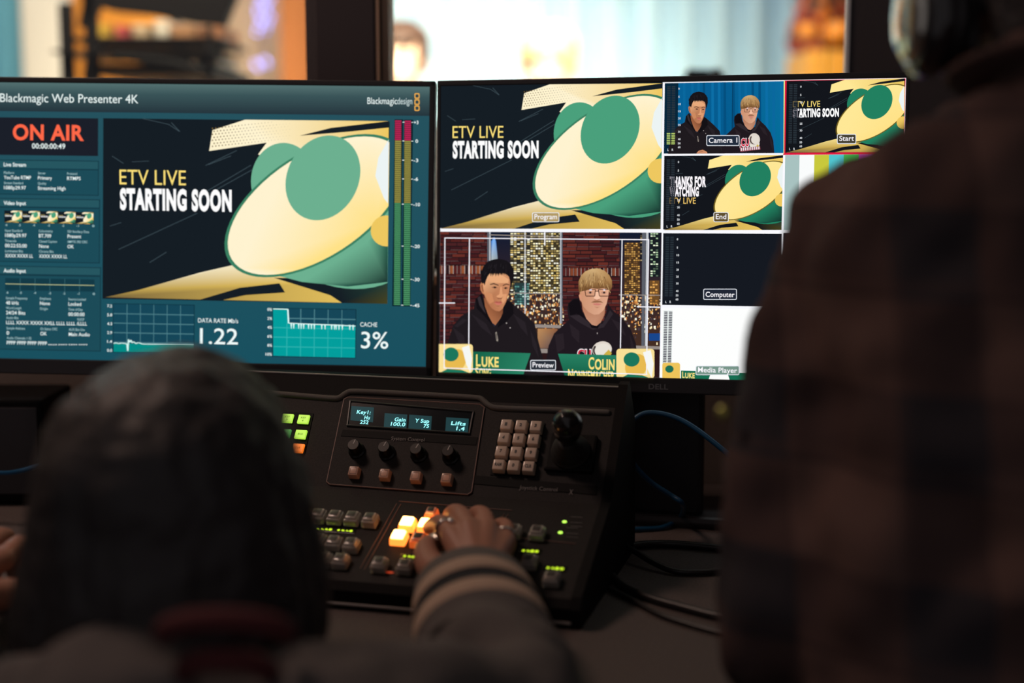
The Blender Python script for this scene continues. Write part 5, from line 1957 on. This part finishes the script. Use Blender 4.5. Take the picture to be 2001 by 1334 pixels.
limb(bm, (shL - Vector((0, 0, 0.02)), 0.046), (elL, 0.038), (elL.lerp(wrL, 0.4), 0.038), (wrL, 0.026))
for sx in (-1, 1):
    hip, kn, an = Vector((-0.25 + 0.09 * sx, 0.82, 0.54)), Vector((-0.25 + 0.13 * sx, 1.20, 0.545)), Vector((-0.25 + 0.13 * sx, 1.18, FZ + 0.09))
    limb(bm, (hip, 0.075), (kn, 0.052), (an, 0.036))
    limb(bm, (an, 0.034), (an + Vector((0, 0.11, -0.055)), 0.028))
core = fuse(bm, 0.006, 5)
bm = bmesh.new()
tube(bm, [(wrR.lerp(elR, 0.30), 0.033, 0.027), (wrR.lerp(elR, 0.1), 0.029, 0.022), (wrR, 0.029, 0.021), (wrR.lerp((mc[1] + mc[2]) / 2, 0.15), 0.030, 0.019)], None, 18, (1, 0, 0))
hand_bm(bm, wrR, mc, fing, thumb)
handR = fuse(bm, 0.0016, 7)
bm = bmesh.new()
hm = [wrL + Vector((0.052, 0.085, 0.012)), wrL + Vector((0.030, 0.097, 0.016)), wrL + Vector((0.008, 0.094, 0.012)), wrL + Vector((-0.012, 0.084, 0.004))]
zt_ = DZ + 0.010
hand_bm(bm, wrL, hm, [[q, q + Vector((0.008, 0.036, 0.004)), Vector((q.x + 0.012, q.y + 0.058, zt_ + 0.012)), Vector((q.x + 0.014, q.y + 0.072, zt_))] for q in hm],
        [wrL + Vector((0.03, 0.02, -0.005)), wrL + Vector((0.062, 0.045, -0.008)), wrL + Vector((0.078, 0.075, -0.016)), Vector((wrL.x + 0.082, wrL.y + 0.098, zt_ + 0.004))])
tube(bm, [(wrL.lerp(elL, 0.3), 0.030), (wrL, 0.024)], None, 16)
handL = fuse(bm, 0.0025, 5)
tmp = bpy.data.meshes.new('t')
for h_ in (handR, handL):
    h_.to_mesh(tmp)
    core.from_mesh(tmp)
bpy.data.meshes.remove(tmp)
body = obj('body', build_at(seat, core), M_skin, seat, 180)
face_parts(seat, lambda x, y, z: PS(x, y, z) - rel(seat), RS, 0.96)

# nails and rings
bm = bmesh.new()
n_ = FLO.n
na, nb = LH(839, 1046, 0.038), LH(880, 1052, 0.038)
tdir = (nb - na).normalized()
nn = Vector((0.0, -0.12, 1.0))
nn = (nn - tdir * nn.dot(tdir)).normalized()
Rn = Matrix((tdir, nn.cross(tdir), nn)).transposed()
ball(bm, (na + nb) / 2, ((nb - na).length / 2, 0.0056, 0.0034), Rn, 18)
obj('thumb_nail', build_at(seat, bm), mat('pale_nail', (0.85, 0.78, 0.68), 0.22, 0.55, coat=1.0), seat, 180)['label'] = 'glossy pale thumb nail'


def ring(at, axis, r, nm='finger_ring'):
    ax = Vector(axis).normalized()
    a = ax.orthogonal().normalized()
    b = ax.cross(a)
    bm_ = bmesh.new()
    N_ = 28
    P_ = [Vector(at) + (a * math.cos(2 * PI * i / N_) + b * math.sin(2 * PI * i / N_)) * r for i in range(N_ + 1)]
    tube(bm_, P_, 0.0016, 8, None, False, 1)
    o_ = obj(nm, build_at(seat, bm_), mat('silver', (0.55, 0.53, 0.50), 0.18, 1.0), seat, 180)
    o_['label'] = 'thin silver finger ring'
    return o_


r1 = ring(mc[0].lerp(fing[0][1], 0.55), fing[0][1] - mc[0], 0.0106)
bm = bmesh.new(); ball(bm, mc[0].lerp(fing[0][1], 0.45) + n_ * 0.0118 + Vector((0.004, 0, 0)), (0.0036, 0.003, 0.003), None, 12)
obj('stone', build_at(seat, bm), mat('bright_silver', (0.9, 0.9, 0.88), 0.08, 1.0), r1, 180)
ring(mc[3].lerp(fing[3][1], 0.45), fing[3][1] - mc[3], 0.0092)

# grey jacket with striped cuffs, one surface for the trunk and both sleeves
M_jacket = mat('grey_jersey', (0.098, 0.086, 0.082), 0.95, bump=(260, 0.5, 0.002))
ax = (elR - wrR).normalized()
cs = wrR + ax * 0.030 + Vector((-0.010, 0, 0))
bm = bmesh.new()
tube(bm, [((-0.25, 0.79, 0.50), 0.185, 0.135), ((-0.25, 0.82, 0.66), 0.17, 0.12), ((-0.25, 0.865, 0.80), 0.185, 0.12), ((-0.252, 0.885, 0.865), 0.15, 0.095), (neckS - Vector((0, 0, 0.02)), 0.085, 0.075)], None, 24, (1, 0, 0))
for sh in (shR, shL):
    tube(bm, [(neckS - Vector((0, 0.0, 0.045)), 0.065), (sh - Vector((0, 0, 0.03)), 0.066)], None, 18)
bulge = elR.lerp(wrR, 0.28) + Vector((0.004, 0, 0.002))
limb(bm, (shR - Vector((0, 0, 0.03)), 0.070), (shR.lerp(elR, 0.5) - Vector((0, 0, 0.012)), 0.060), (elR, 0.050), (bulge, 0.051), (cs + ax * 0.134, 0.053), (cs + ax * 0.112, 0.048))
limb(bm, (shL - Vector((0, 0, 0.03)), 0.070), (elL, 0.056), (elL.lerp(wrL, 0.4), 0.054), (wrL.lerp(elL, 0.16), 0.046), (wrL.lerp(elL, 0.05), 0.040))
jk = fuse(bm, 0.006, 6, (14, 0.008, (1.0, 1.0, 1.0)))
obj('jacket', build_at(seat, jk), M_jacket, seat, 180)
# striped knitted cuff: rings of colour along the forearm
bm = bmesh.new()
side = ax.cross(Vector((0, 0, 1))).normalized()
up2 = side.cross(ax).normalized()
bands = [(0.0, 0.040, 0), (0.006, 0.0440, 0), (0.032, 0.0462, 0), (0.0325, 0.0468, 1), (0.056, 0.0482, 1), (0.0565, 0.0478, 2), (0.080, 0.0488, 2), (0.0805, 0.0494, 1), (0.104, 0.0500, 1), (0.1045, 0.0496, 0), (0.140, 0.0505, 0)]
fr_ = []
for q, r, m_ in bands:
    fr_.append((cs + ax * (q - 0.012), side * r * 1.16, up2 * r * 0.98))
rings(bm, fr_, 40, False, [b_[2] for b_ in bands])
# inner return of the cuff
rings(bm, [(cs + ax * (-0.012), side * 0.0464, up2 * 0.0392), (cs + ax * 0.03, side * 0.040, up2 * 0.034)], 40, False, [0])
obj('striped_cuff', build_at(seat, bm), [M_jacket, mat('tan_stripe', (0.40, 0.29, 0.22), 0.95, bump=(700, 0.5, 0.001)), mat('navy_stripe', (0.008, 0.009, 0.013), 0.95)], seat, 60)
# red collar of the garment under the jacket
bm = bmesh.new()
M_red = mat('dark_red_cloth', (0.075, 0.012, 0.014), 0.9)
for px_, py_, wd in ((428, 1210, 0.038), (432, 1288, 0.026)):
    c_ = at_d(px_, py_, 0.86)
    tube(bm, [(c_ + Vector((math.cos(a) * wd, 0.02 * (1 - math.sin(a)), (math.sin(a) - 1) * 0.016)), 0.0075) for a in [0.15 + (PI - 0.3) * i / 10 for i in range(11)]], None, 10, None, True, 2)
obj('red_collar', build_at(seat, bm), M_red, seat, 180)
# dark trousers and shoes below the desk
bm = bmesh.new()
for sx in (-1, 1):
    hip, kn, an = Vector((-0.25 + 0.09 * sx, 0.81, 0.55)), Vector((-0.25 + 0.13 * sx, 1.20, 0.55)), Vector((-0.25 + 0.13 * sx, 1.18, FZ + 0.10))
    limb(bm, (hip, 0.10), (kn, 0.075), (an, 0.060))
tube(bm, [((-0.25, 0.80, 0.56), 0.17, 0.13), ((-0.25, 0.80, 0.50), 0.17, 0.13)], None, 20, (1, 0, 0))
M_trouser = mat('dark_trousers', (0.02, 0.02, 0.026), 0.95)
obj('trousers', build_at(seat, fuse(bm, 0.009, 4)), M_trouser, seat, 180)
for sx in (-1, 1):
    bm = bmesh.new()
    x = -0.25 + 0.13 * sx
    tube(bm, [((x, 1.14, FZ + 0.045), 0.042, 0.044), ((x, 1.22, FZ + 0.042), 0.046, 0.04), ((x, 1.33, FZ + 0.032), 0.044, 0.030)], None, 16, (1, 0, 0))
    obj('shoe', build_at(seat, bm), M_dark, seat, 180)

# long dark hair falling over the back of the head
M_hair = mat('dark_hair', (0.021, 0.018, 0.019), 0.6, bump=(90, 0.6, 0.004))


def hair_mesh(c, R, seed, prof_, locks, r_lock, width=1.0):
    """a fused mass of hair from overlapping locks that fall from the crown"""
    r = random.Random(seed)
    b = bmesh.new()
    for (x, y, z), (ra, rb, rc) in prof_:
        ball(b, Vector(c) + R @ Vector((x, y, z)), (ra, rb, rc), R, 24)
    for p in locks:
        tube(b, [(Vector(c) + R @ Vector(q), w) for q, w in p], None, 8)
    return b


I3 = Matrix.Identity(3)
locks = []
r = random.Random(2)
for k in range(90):
    a = r.uniform(0, 2 * PI)
    if 0.25 * PI < a < 0.75 * PI:
        a += PI
    ca, sa = math.cos(a), math.sin(a)
    q1, q2, q3 = r.uniform(0.9, 1.02), r.uniform(0.98, 1.05), r.uniform(0.96, 1.06)
    locks.append([((0.035 * ca, 0.03 * sa, 0.092), 0.012), ((0.078 * ca * q1, 0.085 * sa * q1 - 0.01, 0.048), 0.014), ((0.094 * ca * q2, 0.098 * sa * q2 - 0.01, -0.03), 0.014), ((0.098 * ca * q3, 0.095 * sa * q3 - 0.012, -0.085), 0.011), ((0.088 * ca * q3, 0.075 * sa - 0.02, -0.135 + r.uniform(-0.02, 0.02)), 0.005)])
hb_ = hair_mesh(HEADS, I3, 2, [((0, -0.014, 0.030), (0.094, 0.108, 0.092)), ((0, 0.02, 0.055), (0.080, 0.090, 0.068)), ((0.0, -0.030, -0.055), (0.090, 0.074, 0.085)), ((0.0, -0.070, -0.115), (0.092, 0.062, 0.090)), ((0.0, -0.115, -0.165), (0.088, 0.060, 0.085))], locks, 0.012)
hb_ = fuse(hb_, 0.004, 3, (30, 0.004, (1.6, 1.6, 0.25)))
obj('hair', build_at(seat, hb_), M_hair, seat, 180)

# ---------------- standing person with headphones in front of the grid monitor
HEADM = at_d(2066, 8, 1.08)
man = empty('person', (HEADM.x + 0.01, 1.0, FZ))
tag(man, 'person in a brown plaid flannel shirt wearing headphones, back turned', 'person')


def D(px, py, d_):
    return at_d(px, py, d_)


mx = HEADM.x - 0.020
neckM = Vector((mx + 0.012, 1.03, 1.315))
sML = D(1690, 470, 1.07)
eML = D(1538, 1190, 1.03)
wML = D(1585, 1345, 1.17)
sMR = Vector((2 * mx - sML.x + 0.02, 1.06, sML.z))
eMR = Vector((sMR.x + 0.06, 1.02, eML.z))
wMR = Vector((sMR.x - 0.01, 1.20, eML.z - 0.06))
hipz = FZ + 0.70
bm = bmesh.new()
PM_, RM = head_bm(bm, HEADM, (-0.10, 0.97, -0.12), (0, 0.12, 0.97), 1.0, neckM)
tube(bm, [((mx, 0.95, hipz), 0.14, 0.10), ((mx, 0.96, hipz + 0.18), 0.125, 0.09), ((mx, 1.0, hipz + 0.38), 0.145, 0.10), (neckM - Vector((0, 0, 0.05)), 0.10, 0.06)], None, 20, (1, 0, 0))
for sh, el, wr in ((sML, eML, wML), (sMR, eMR, wMR)):
    sh2 = sh - Vector((0, 0, 0.0))
    tube(bm, [(neckM - Vector((0, 0, 0.05)), 0.05), (sh2, 0.045)], None, 14)
    limb(bm, (sh2, 0.046), (el, 0.037), (el.lerp(wr, 0.35), 0.038), (wr, 0.026))
for sx in (-1, 1):
    hip, kn, an = Vector((mx + 0.085 * sx, 0.95, hipz)), Vector((mx + 0.095 * sx, 1.02, FZ + 0.40)), Vector((mx + 0.10 * sx, 0.98, FZ + 0.08))
    limb(bm, (hip, 0.075), (kn, 0.050), (an, 0.036))
    limb(bm, (an, 0.034), (an + Vector((0, 0.10, -0.05)), 0.026))
core = fuse(bm, 0.006, 5)
tmp = bpy.data.meshes.new('t')
for wr, sx in ((wML, 1), (wMR, -1)):
    b_ = bmesh.new()
    hm = [wr + Vector((sx * x, y, z)) for x, y, z in ((0.040, 0.080, 0.000), (0.020, 0.092, 0.004), (-0.002, 0.090, 0.0), (-0.022, 0.080, -0.006))]
    hand_bm(b_, wr, hm, [[q, q + Vector((0, 0.036, -0.010)), q + Vector((0, 0.052, -0.030)), q + Vector((0, 0.052, -0.050))] for q in hm],
            [wr + Vector((sx * 0.022, 0.02, -0.006)), wr + Vector((sx * 0.050, 0.045, -0.014)), wr + Vector((sx * 0.060, 0.072, -0.022)), wr + Vector((sx * 0.056, 0.096, -0.030))])
    tube(b_, [(eML.lerp(wML, 0.7) if sx == 1 else eMR.lerp(wMR, 0.7), 0.028), (wr, 0.025)], None, 16)
    b_ = fuse(b_, 0.003, 4)
    b_.to_mesh(tmp); b_.free()
    core.from_mesh(tmp)
bpy.data.meshes.remove(tmp)
obj('body', build_at(man, core), M_skin, man, 180)
face_parts(man, lambda x, y, z: PM_(x, y, z) - rel(man), RM)
# loose plaid shirt
bm = bmesh.new()
tube(bm, [((mx, 0.94, hipz - 0.06), 0.205, 0.150), ((mx, 0.95, hipz + 0.10), 0.195, 0.140), ((mx, 0.985, hipz + 0.30), 0.185, 0.130), ((mx, 1.015, hipz + 0.43), 0.170, 0.115), (neckM - Vector((0, 0, 0.035)), 0.105, 0.085), (neckM + Vector((0, 0, 0.0)), 0.072, 0.066)], None, 28, (1, 0, 0))
for sh, el, wr in ((sML, eML, wML), (sMR, eMR, wMR)):
    tube(bm, [(neckM - Vector((0, 0, 0.035)), 0.058), (neckM.lerp(sh, 0.5) + Vector((0, 0, -0.012)), 0.066), (sh - Vector((0, 0, 0.004)), 0.062)], None, 20)
    limb(bm, (sh - Vector((0, 0, 0.006)), 0.064), (sh.lerp(el, 0.35), 0.066), (sh.lerp(el, 0.75), 0.063), (el, 0.058), (el.lerp(wr, 0.5), 0.056), (wr.lerp(el, 0.1), 0.044))
sb = fuse(bm, 0.006, 6, (11, 0.018, (1.3, 1.0, 0.8)))
obj('plaid_shirt', build_at(man, sb), plaid_mat(), man, 180)
# collar
bm = bmesh.new()
cpts = [neckM + Vector((math.cos(a) * 0.074, math.sin(a) * 0.068 + 0.004, 0.012 + 0.016 * math.sin(-a))) for a in [PI * 0.62 + i * PI * 1.76 / 16 for i in range(17)]]
tube(bm, [(p, 0.007, 0.022) for p in cpts], None, 10, None, True, 2)
obj('shirt_collar', build_at(man, fuse(bm, 0.004, 2)), plaid_mat(), man, 180)
bm = bmesh.new()
ball(bm, D(1413, 806, 1.03), (0.0045, 0.0045, 0.0055), None, 14)
obj('sleeve_button', build_at(man, bm), mat('brass_button', (0.45, 0.42, 0.12), 0.3, 0.8), man, 180)
bm = bmesh.new()
for sx in (-1, 1):
    hip, kn, an = Vector((mx + 0.085 * sx, 0.95, hipz)), Vector((mx + 0.095 * sx, 1.02, FZ + 0.40)), Vector((mx + 0.10 * sx, 0.98, FZ + 0.09))
    limb(bm, (hip, 0.098), (kn, 0.072), (an, 0.062))
tube(bm, [((mx, 0.95, hipz + 0.06), 0.165, 0.12), ((mx, 0.95, hipz - 0.04), 0.17, 0.125)], None, 20, (1, 0, 0))
obj('trousers', build_at(man, fuse(bm, 0.009, 4)), M_trouser, man, 180)
for sx in (-1, 1):
    bm = bmesh.new()
    x = mx + 0.10 * sx
    tube(bm, [((x, 0.94, FZ + 0.045), 0.042, 0.044), ((x, 1.02, FZ + 0.042), 0.046, 0.04), ((x, 1.13, FZ + 0.032), 0.044, 0.030)], None, 16, (1, 0, 0))
    obj('shoe', build_at(man, bm), M_dark, man, 180)
r = random.Random(8)
locks = []
for k in range(70):
    a = r.uniform(0, 2 * PI)
    if 0.22 * PI < a < 0.78 * PI:
        a += PI
    ca, sa = math.cos(a), math.sin(a)
    locks.append([((0.03 * ca, 0.03 * sa, 0.116), 0.010), ((0.072 * ca, 0.08 * sa - 0.012, 0.075), 0.012), ((0.084 * ca, 0.098 * sa - 0.012, 0.015), 0.011), ((0.080 * ca, 0.094 * sa - 0.012, -0.035 + r.uniform(-0.02, 0.01)), 0.006)])
hb_ = fuse(hair_mesh(HEADM, RM, 8, [((0, -0.018, 0.034), (0.082, 0.098, 0.086)), ((0, -0.05, -0.02), (0.070, 0.055, 0.055))], locks, 0.01), 0.004, 3, (34, 0.003, (1.6, 1.6, 0.4)))
obj('hair', build_at(man, hb_), M_hair, man, 180)

# headphones on the standing person
hp = empty('headphones', tuple(HEADM))
tag(hp, 'black over ear headphones with a glossy silver shell on the plaid shirted person', 'headphones')
r3, f3, u3 = RM @ Vector((1, 0, 0)), RM @ Vector((0, 1, 0)), RM @ Vector((0, 0, 1))
for s in (-1, 1):
    Mc = Matrix((f3, u3 * s, r3 * s)).transposed().to_4x4()
    Mc.translation = RM @ Vector((0.083 * s, -0.006, -0.014))
    b_ = bmesh.new()
    lathe(b_, [(0.018, 0.0), (0.034, 0.0), (0.037, 0.008), (0.034, 0.016), (0.018, 0.016)], Mc @ Matrix.Diagonal((0.95, 1.15, 1, 1)), 28)
    cup = obj('ear_pad', b_, mat('pad_leather', (0.014, 0.013, 0.014), 0.4), hp, 180)
    b_ = bmesh.new()
    lathe(b_, [(0.0, 0.012), (0.036, 0.012), (0.039, 0.018), (0.038, 0.028), (0.034, 0.033), (0.030, 0.034), (0.0, 0.034)], Mc @ Matrix.Diagonal((0.95, 1.15, 1, 1)), 32)
    cup = obj('ear_cup', b_, mat('cup_black', (0.012, 0.011, 0.012), 0.25, coat=0.6), hp, 40)
    b_ = bmesh.new()
    lathe(b_, [(0.0, 0.033), (0.030, 0.033), (0.030, 0.036), (0.024, 0.0405), (0.012, 0.0425), (0.0, 0.043)], Mc @ Matrix.Diagonal((0.95, 1.15, 1, 1)), 32)
    obj('shell_plate', b_, mat('shell_silver', (0.75, 0.74, 0.66), 0.16, 0.95), cup, 180)['label'] = 'glossy silver shell plate'
bm = bmesh.new()
pts = [RM @ Vector((math.cos(a) * 0.108, -0.006, -0.01 + math.sin(a) * 0.140)) for a in [PI * i / 14 for i in range(15)]]
tube(bm, [(p, 0.007) for p in pts], None, 12, None, True, 2)
obj('headband', bm, M_dark, hp, 180)

# ---------------- the two hosts in the studio, facing the window
def host(cx, cy, d_, label, hair_col, hair_seed, fringe, skin, glasses, turn):
    c = at_d(cx, cy, d_)
    o = empty('person', (c.x, c.y, FZ))
    tag(o, label, 'person')
    L_ = Vector((0, 0, c.z - FZ))
    fwd = Vector((math.sin(turn), -math.cos(turn), -0.08))
    nk = L_ + Vector((0, 0.03, -0.20))
    b = bmesh.new()
    P_, R_ = head_bm(b, L_, fwd, (0, -0.05, 1), 1.0, nk)
    hz_ = L_.z - 0.72
    tube(b, [((0, 0.02, hz_), 0.14, 0.10), ((0, 0.02, hz_ + 0.22), 0.13, 0.09), ((0, 0.02, hz_ + 0.42), 0.145, 0.10), (nk - Vector((0, 0, 0.05)), 0.10, 0.06)], None, 18, (1, 0, 0))
    arms = []
    for s in (-1, 1):
        sh, el, wr = nk + Vector((0.16 * s, 0, -0.07)), nk + Vector((0.165 * s, -0.05, -0.35)), nk + Vector((0.06 * s, -0.26, -0.36))
        arms.append((sh, el, wr, s))
        tube(b, [(nk - Vector((0, 0, 0.05)), 0.045), (sh, 0.045)], None, 12)
        limb(b, (sh, 0.046), (el, 0.037), (wr, 0.026))
        hm = [wr + Vector((-s * x, y, 0)) for x, y in ((-0.010, -0.085), (0.012, -0.088), (0.032, -0.082), (0.048, -0.070))]
        hand_bm(b, wr, hm, [[q, q + Vector((-s * 0.012, -0.030, -0.008)), q + Vector((-s * 0.030, -0.040, -0.016)), q + Vector((-s * 0.042, -0.036, -0.018))] for q in hm],
                [wr + Vector((s * 0.01, -0.02, 0.006)), wr + Vector((s * 0.018, -0.05, 0.014)), wr + Vector((s * 0.006, -0.075, 0.02)), wr + Vector((-s * 0.014, -0.09, 0.02))])
        hip, kn, an = Vector((0.09 * s, 0.02, hz_)), Vector((0.10 * s, 0.0, hz_ * 0.5)), Vector((0.10 * s, 0.03, 0.08))
        limb(b, (hip, 0.075), (kn, 0.052), (an, 0.036))
        limb(b, (an, 0.034), (an + Vector((0, -0.11, -0.05)), 0.026))
    obj('body', fuse(b, 0.005, 4), skin, o, 180)
    face_parts(o, P_, R_)
    b = bmesh.new()
    tube(b, [((0, 0.02, hz_ - 0.04), 0.185, 0.14), ((0, 0.02, hz_ + 0.25), 0.18, 0.135), ((0, 0.02, hz_ + 0.42), 0.18, 0.12), (nk - Vector((0, 0, 0.04)), 0.10, 0.08), (nk - Vector((0, -0.01, 0.0)), 0.074, 0.074)], None, 24, (1, 0, 0))
    for sh, el, wr, s in arms:
        tube(b, [(nk - Vector((0, 0, 0.05)), 0.06), (sh, 0.062)], None, 16)
        limb(b, (sh, 0.064), (el, 0.056), (wr.lerp(el, 0.08), 0.042))
    obj('hooded_sweater', fuse(b, 0.008, 5, (12, 0.010, (1, 1, 1))), mat('black_sweater', (0.014, 0.012, 0.014), 0.95), o, 180)
    b = bmesh.new()
    hp_ = [nk + Vector((math.cos(a) * 0.088, math.sin(a) * 0.078 + 0.01, 0.004 + 0.018 * math.sin(a))) for a in [2 * PI * i / 16 for i in range(17)]]
    tube(b, hp_, 0.026, 12, None, False, 1)
    obj('hood', fuse(b, 0.006, 3), mat('black_sweater', (0.014, 0.012, 0.014), 0.95), o, 180)
    b = bmesh.new()
    for s in (-1, 1):
        limb(b, (Vector((0.09 * s, 0.02, hz_)), 0.095), (Vector((0.10 * s, 0.0, hz_ * 0.5)), 0.075), (Vector((0.10 * s, 0.03, 0.09)), 0.062))
    tube(b, [((0, 0.02, hz_ + 0.05), 0.16, 0.12), ((0, 0.02, hz_ - 0.04), 0.165, 0.125)], None, 18, (1, 0, 0))
    obj('trousers', fuse(b, 0.01, 4), M_trouser, o, 180)
    for s in (-1, 1):
        b = bmesh.new()
        tube(b, [((0.10 * s, 0.07, 0.045), 0.042, 0.044), ((0.10 * s, -0.02, 0.042), 0.046, 0.04), ((0.10 * s, -0.12, 0.032), 0.044, 0.030)], None, 16, (1, 0, 0))
        obj('shoe', b, M_dark, o, 180)
    r = random.Random(hair_seed)
    lk = []
    for k in range(80):
        a = r.uniform(0, 2 * PI)
        ca, sa = math.cos(a), math.sin(a)
        front = sa > 0.45
        zl = (fringe + r.uniform(-0.01, 0.012)) if front else -0.02 + r.uniform(-0.02, 0.02)
        lk.append([((0.03 * ca, 0.03 * sa - 0.01, 0.118), 0.010), ((0.074 * ca, 0.082 * sa - 0.008, 0.082), 0.012), ((0.083 * ca, 0.097 * sa - 0.006, (0.082 + zl) / 2), 0.010), ((0.082 * ca, 0.098 * sa - 0.004, zl), 0.005)])
    hb = hair_mesh(L_, R_, hair_seed, [((0, -0.022, 0.040), (0.080, 0.090, 0.080)), ((0, -0.05, -0.01), (0.066, 0.05, 0.05))], lk, 0.01)
    obj('hair', fuse(hb, 0.004, 2), mat('hair_%d' % hair_seed, hair_col, 0.6), o, 180)
    if glasses:
        b = bmesh.new()
        for s in (-1, 1):
            q = [P_(0.033 * s + dx, 0.094, dz) for dx, dz in ((-0.024, 0.014), (0.024, 0.014), (0.022, -0.018), (-0.022, -0.018), (-0.024, 0.014))]
            tube(b, q, 0.0022, 8, None, True, 1)
            tube(b, [P_(0.056 * s, 0.092, 0.012), P_(0.078 * s, 0.0, 0.006)], 0.002, 8)
        tube(b, [P_(-0.010, 0.096, 0.008), P_(0.010, 0.096, 0.008)], 0.002, 8)
        obj('glasses', b, mat('glasses_frame', (0.06, 0.02, 0.015), 0.3), o, 180)
    return o


host(783, 118, 4.5, 'person in dark hooded sweater with short dark hair, beyond the window beside the black post', (0.05, 0.022, 0.012), 31, 0.055, M_skin2, False, -0.25)
host(1072, 128, 4.4, 'person in a dark hooded sweater with blond fringe and glasses before the pale curtain', (0.62, 0.44, 0.22), 32, 0.030, M_skin2, True, -0.12)
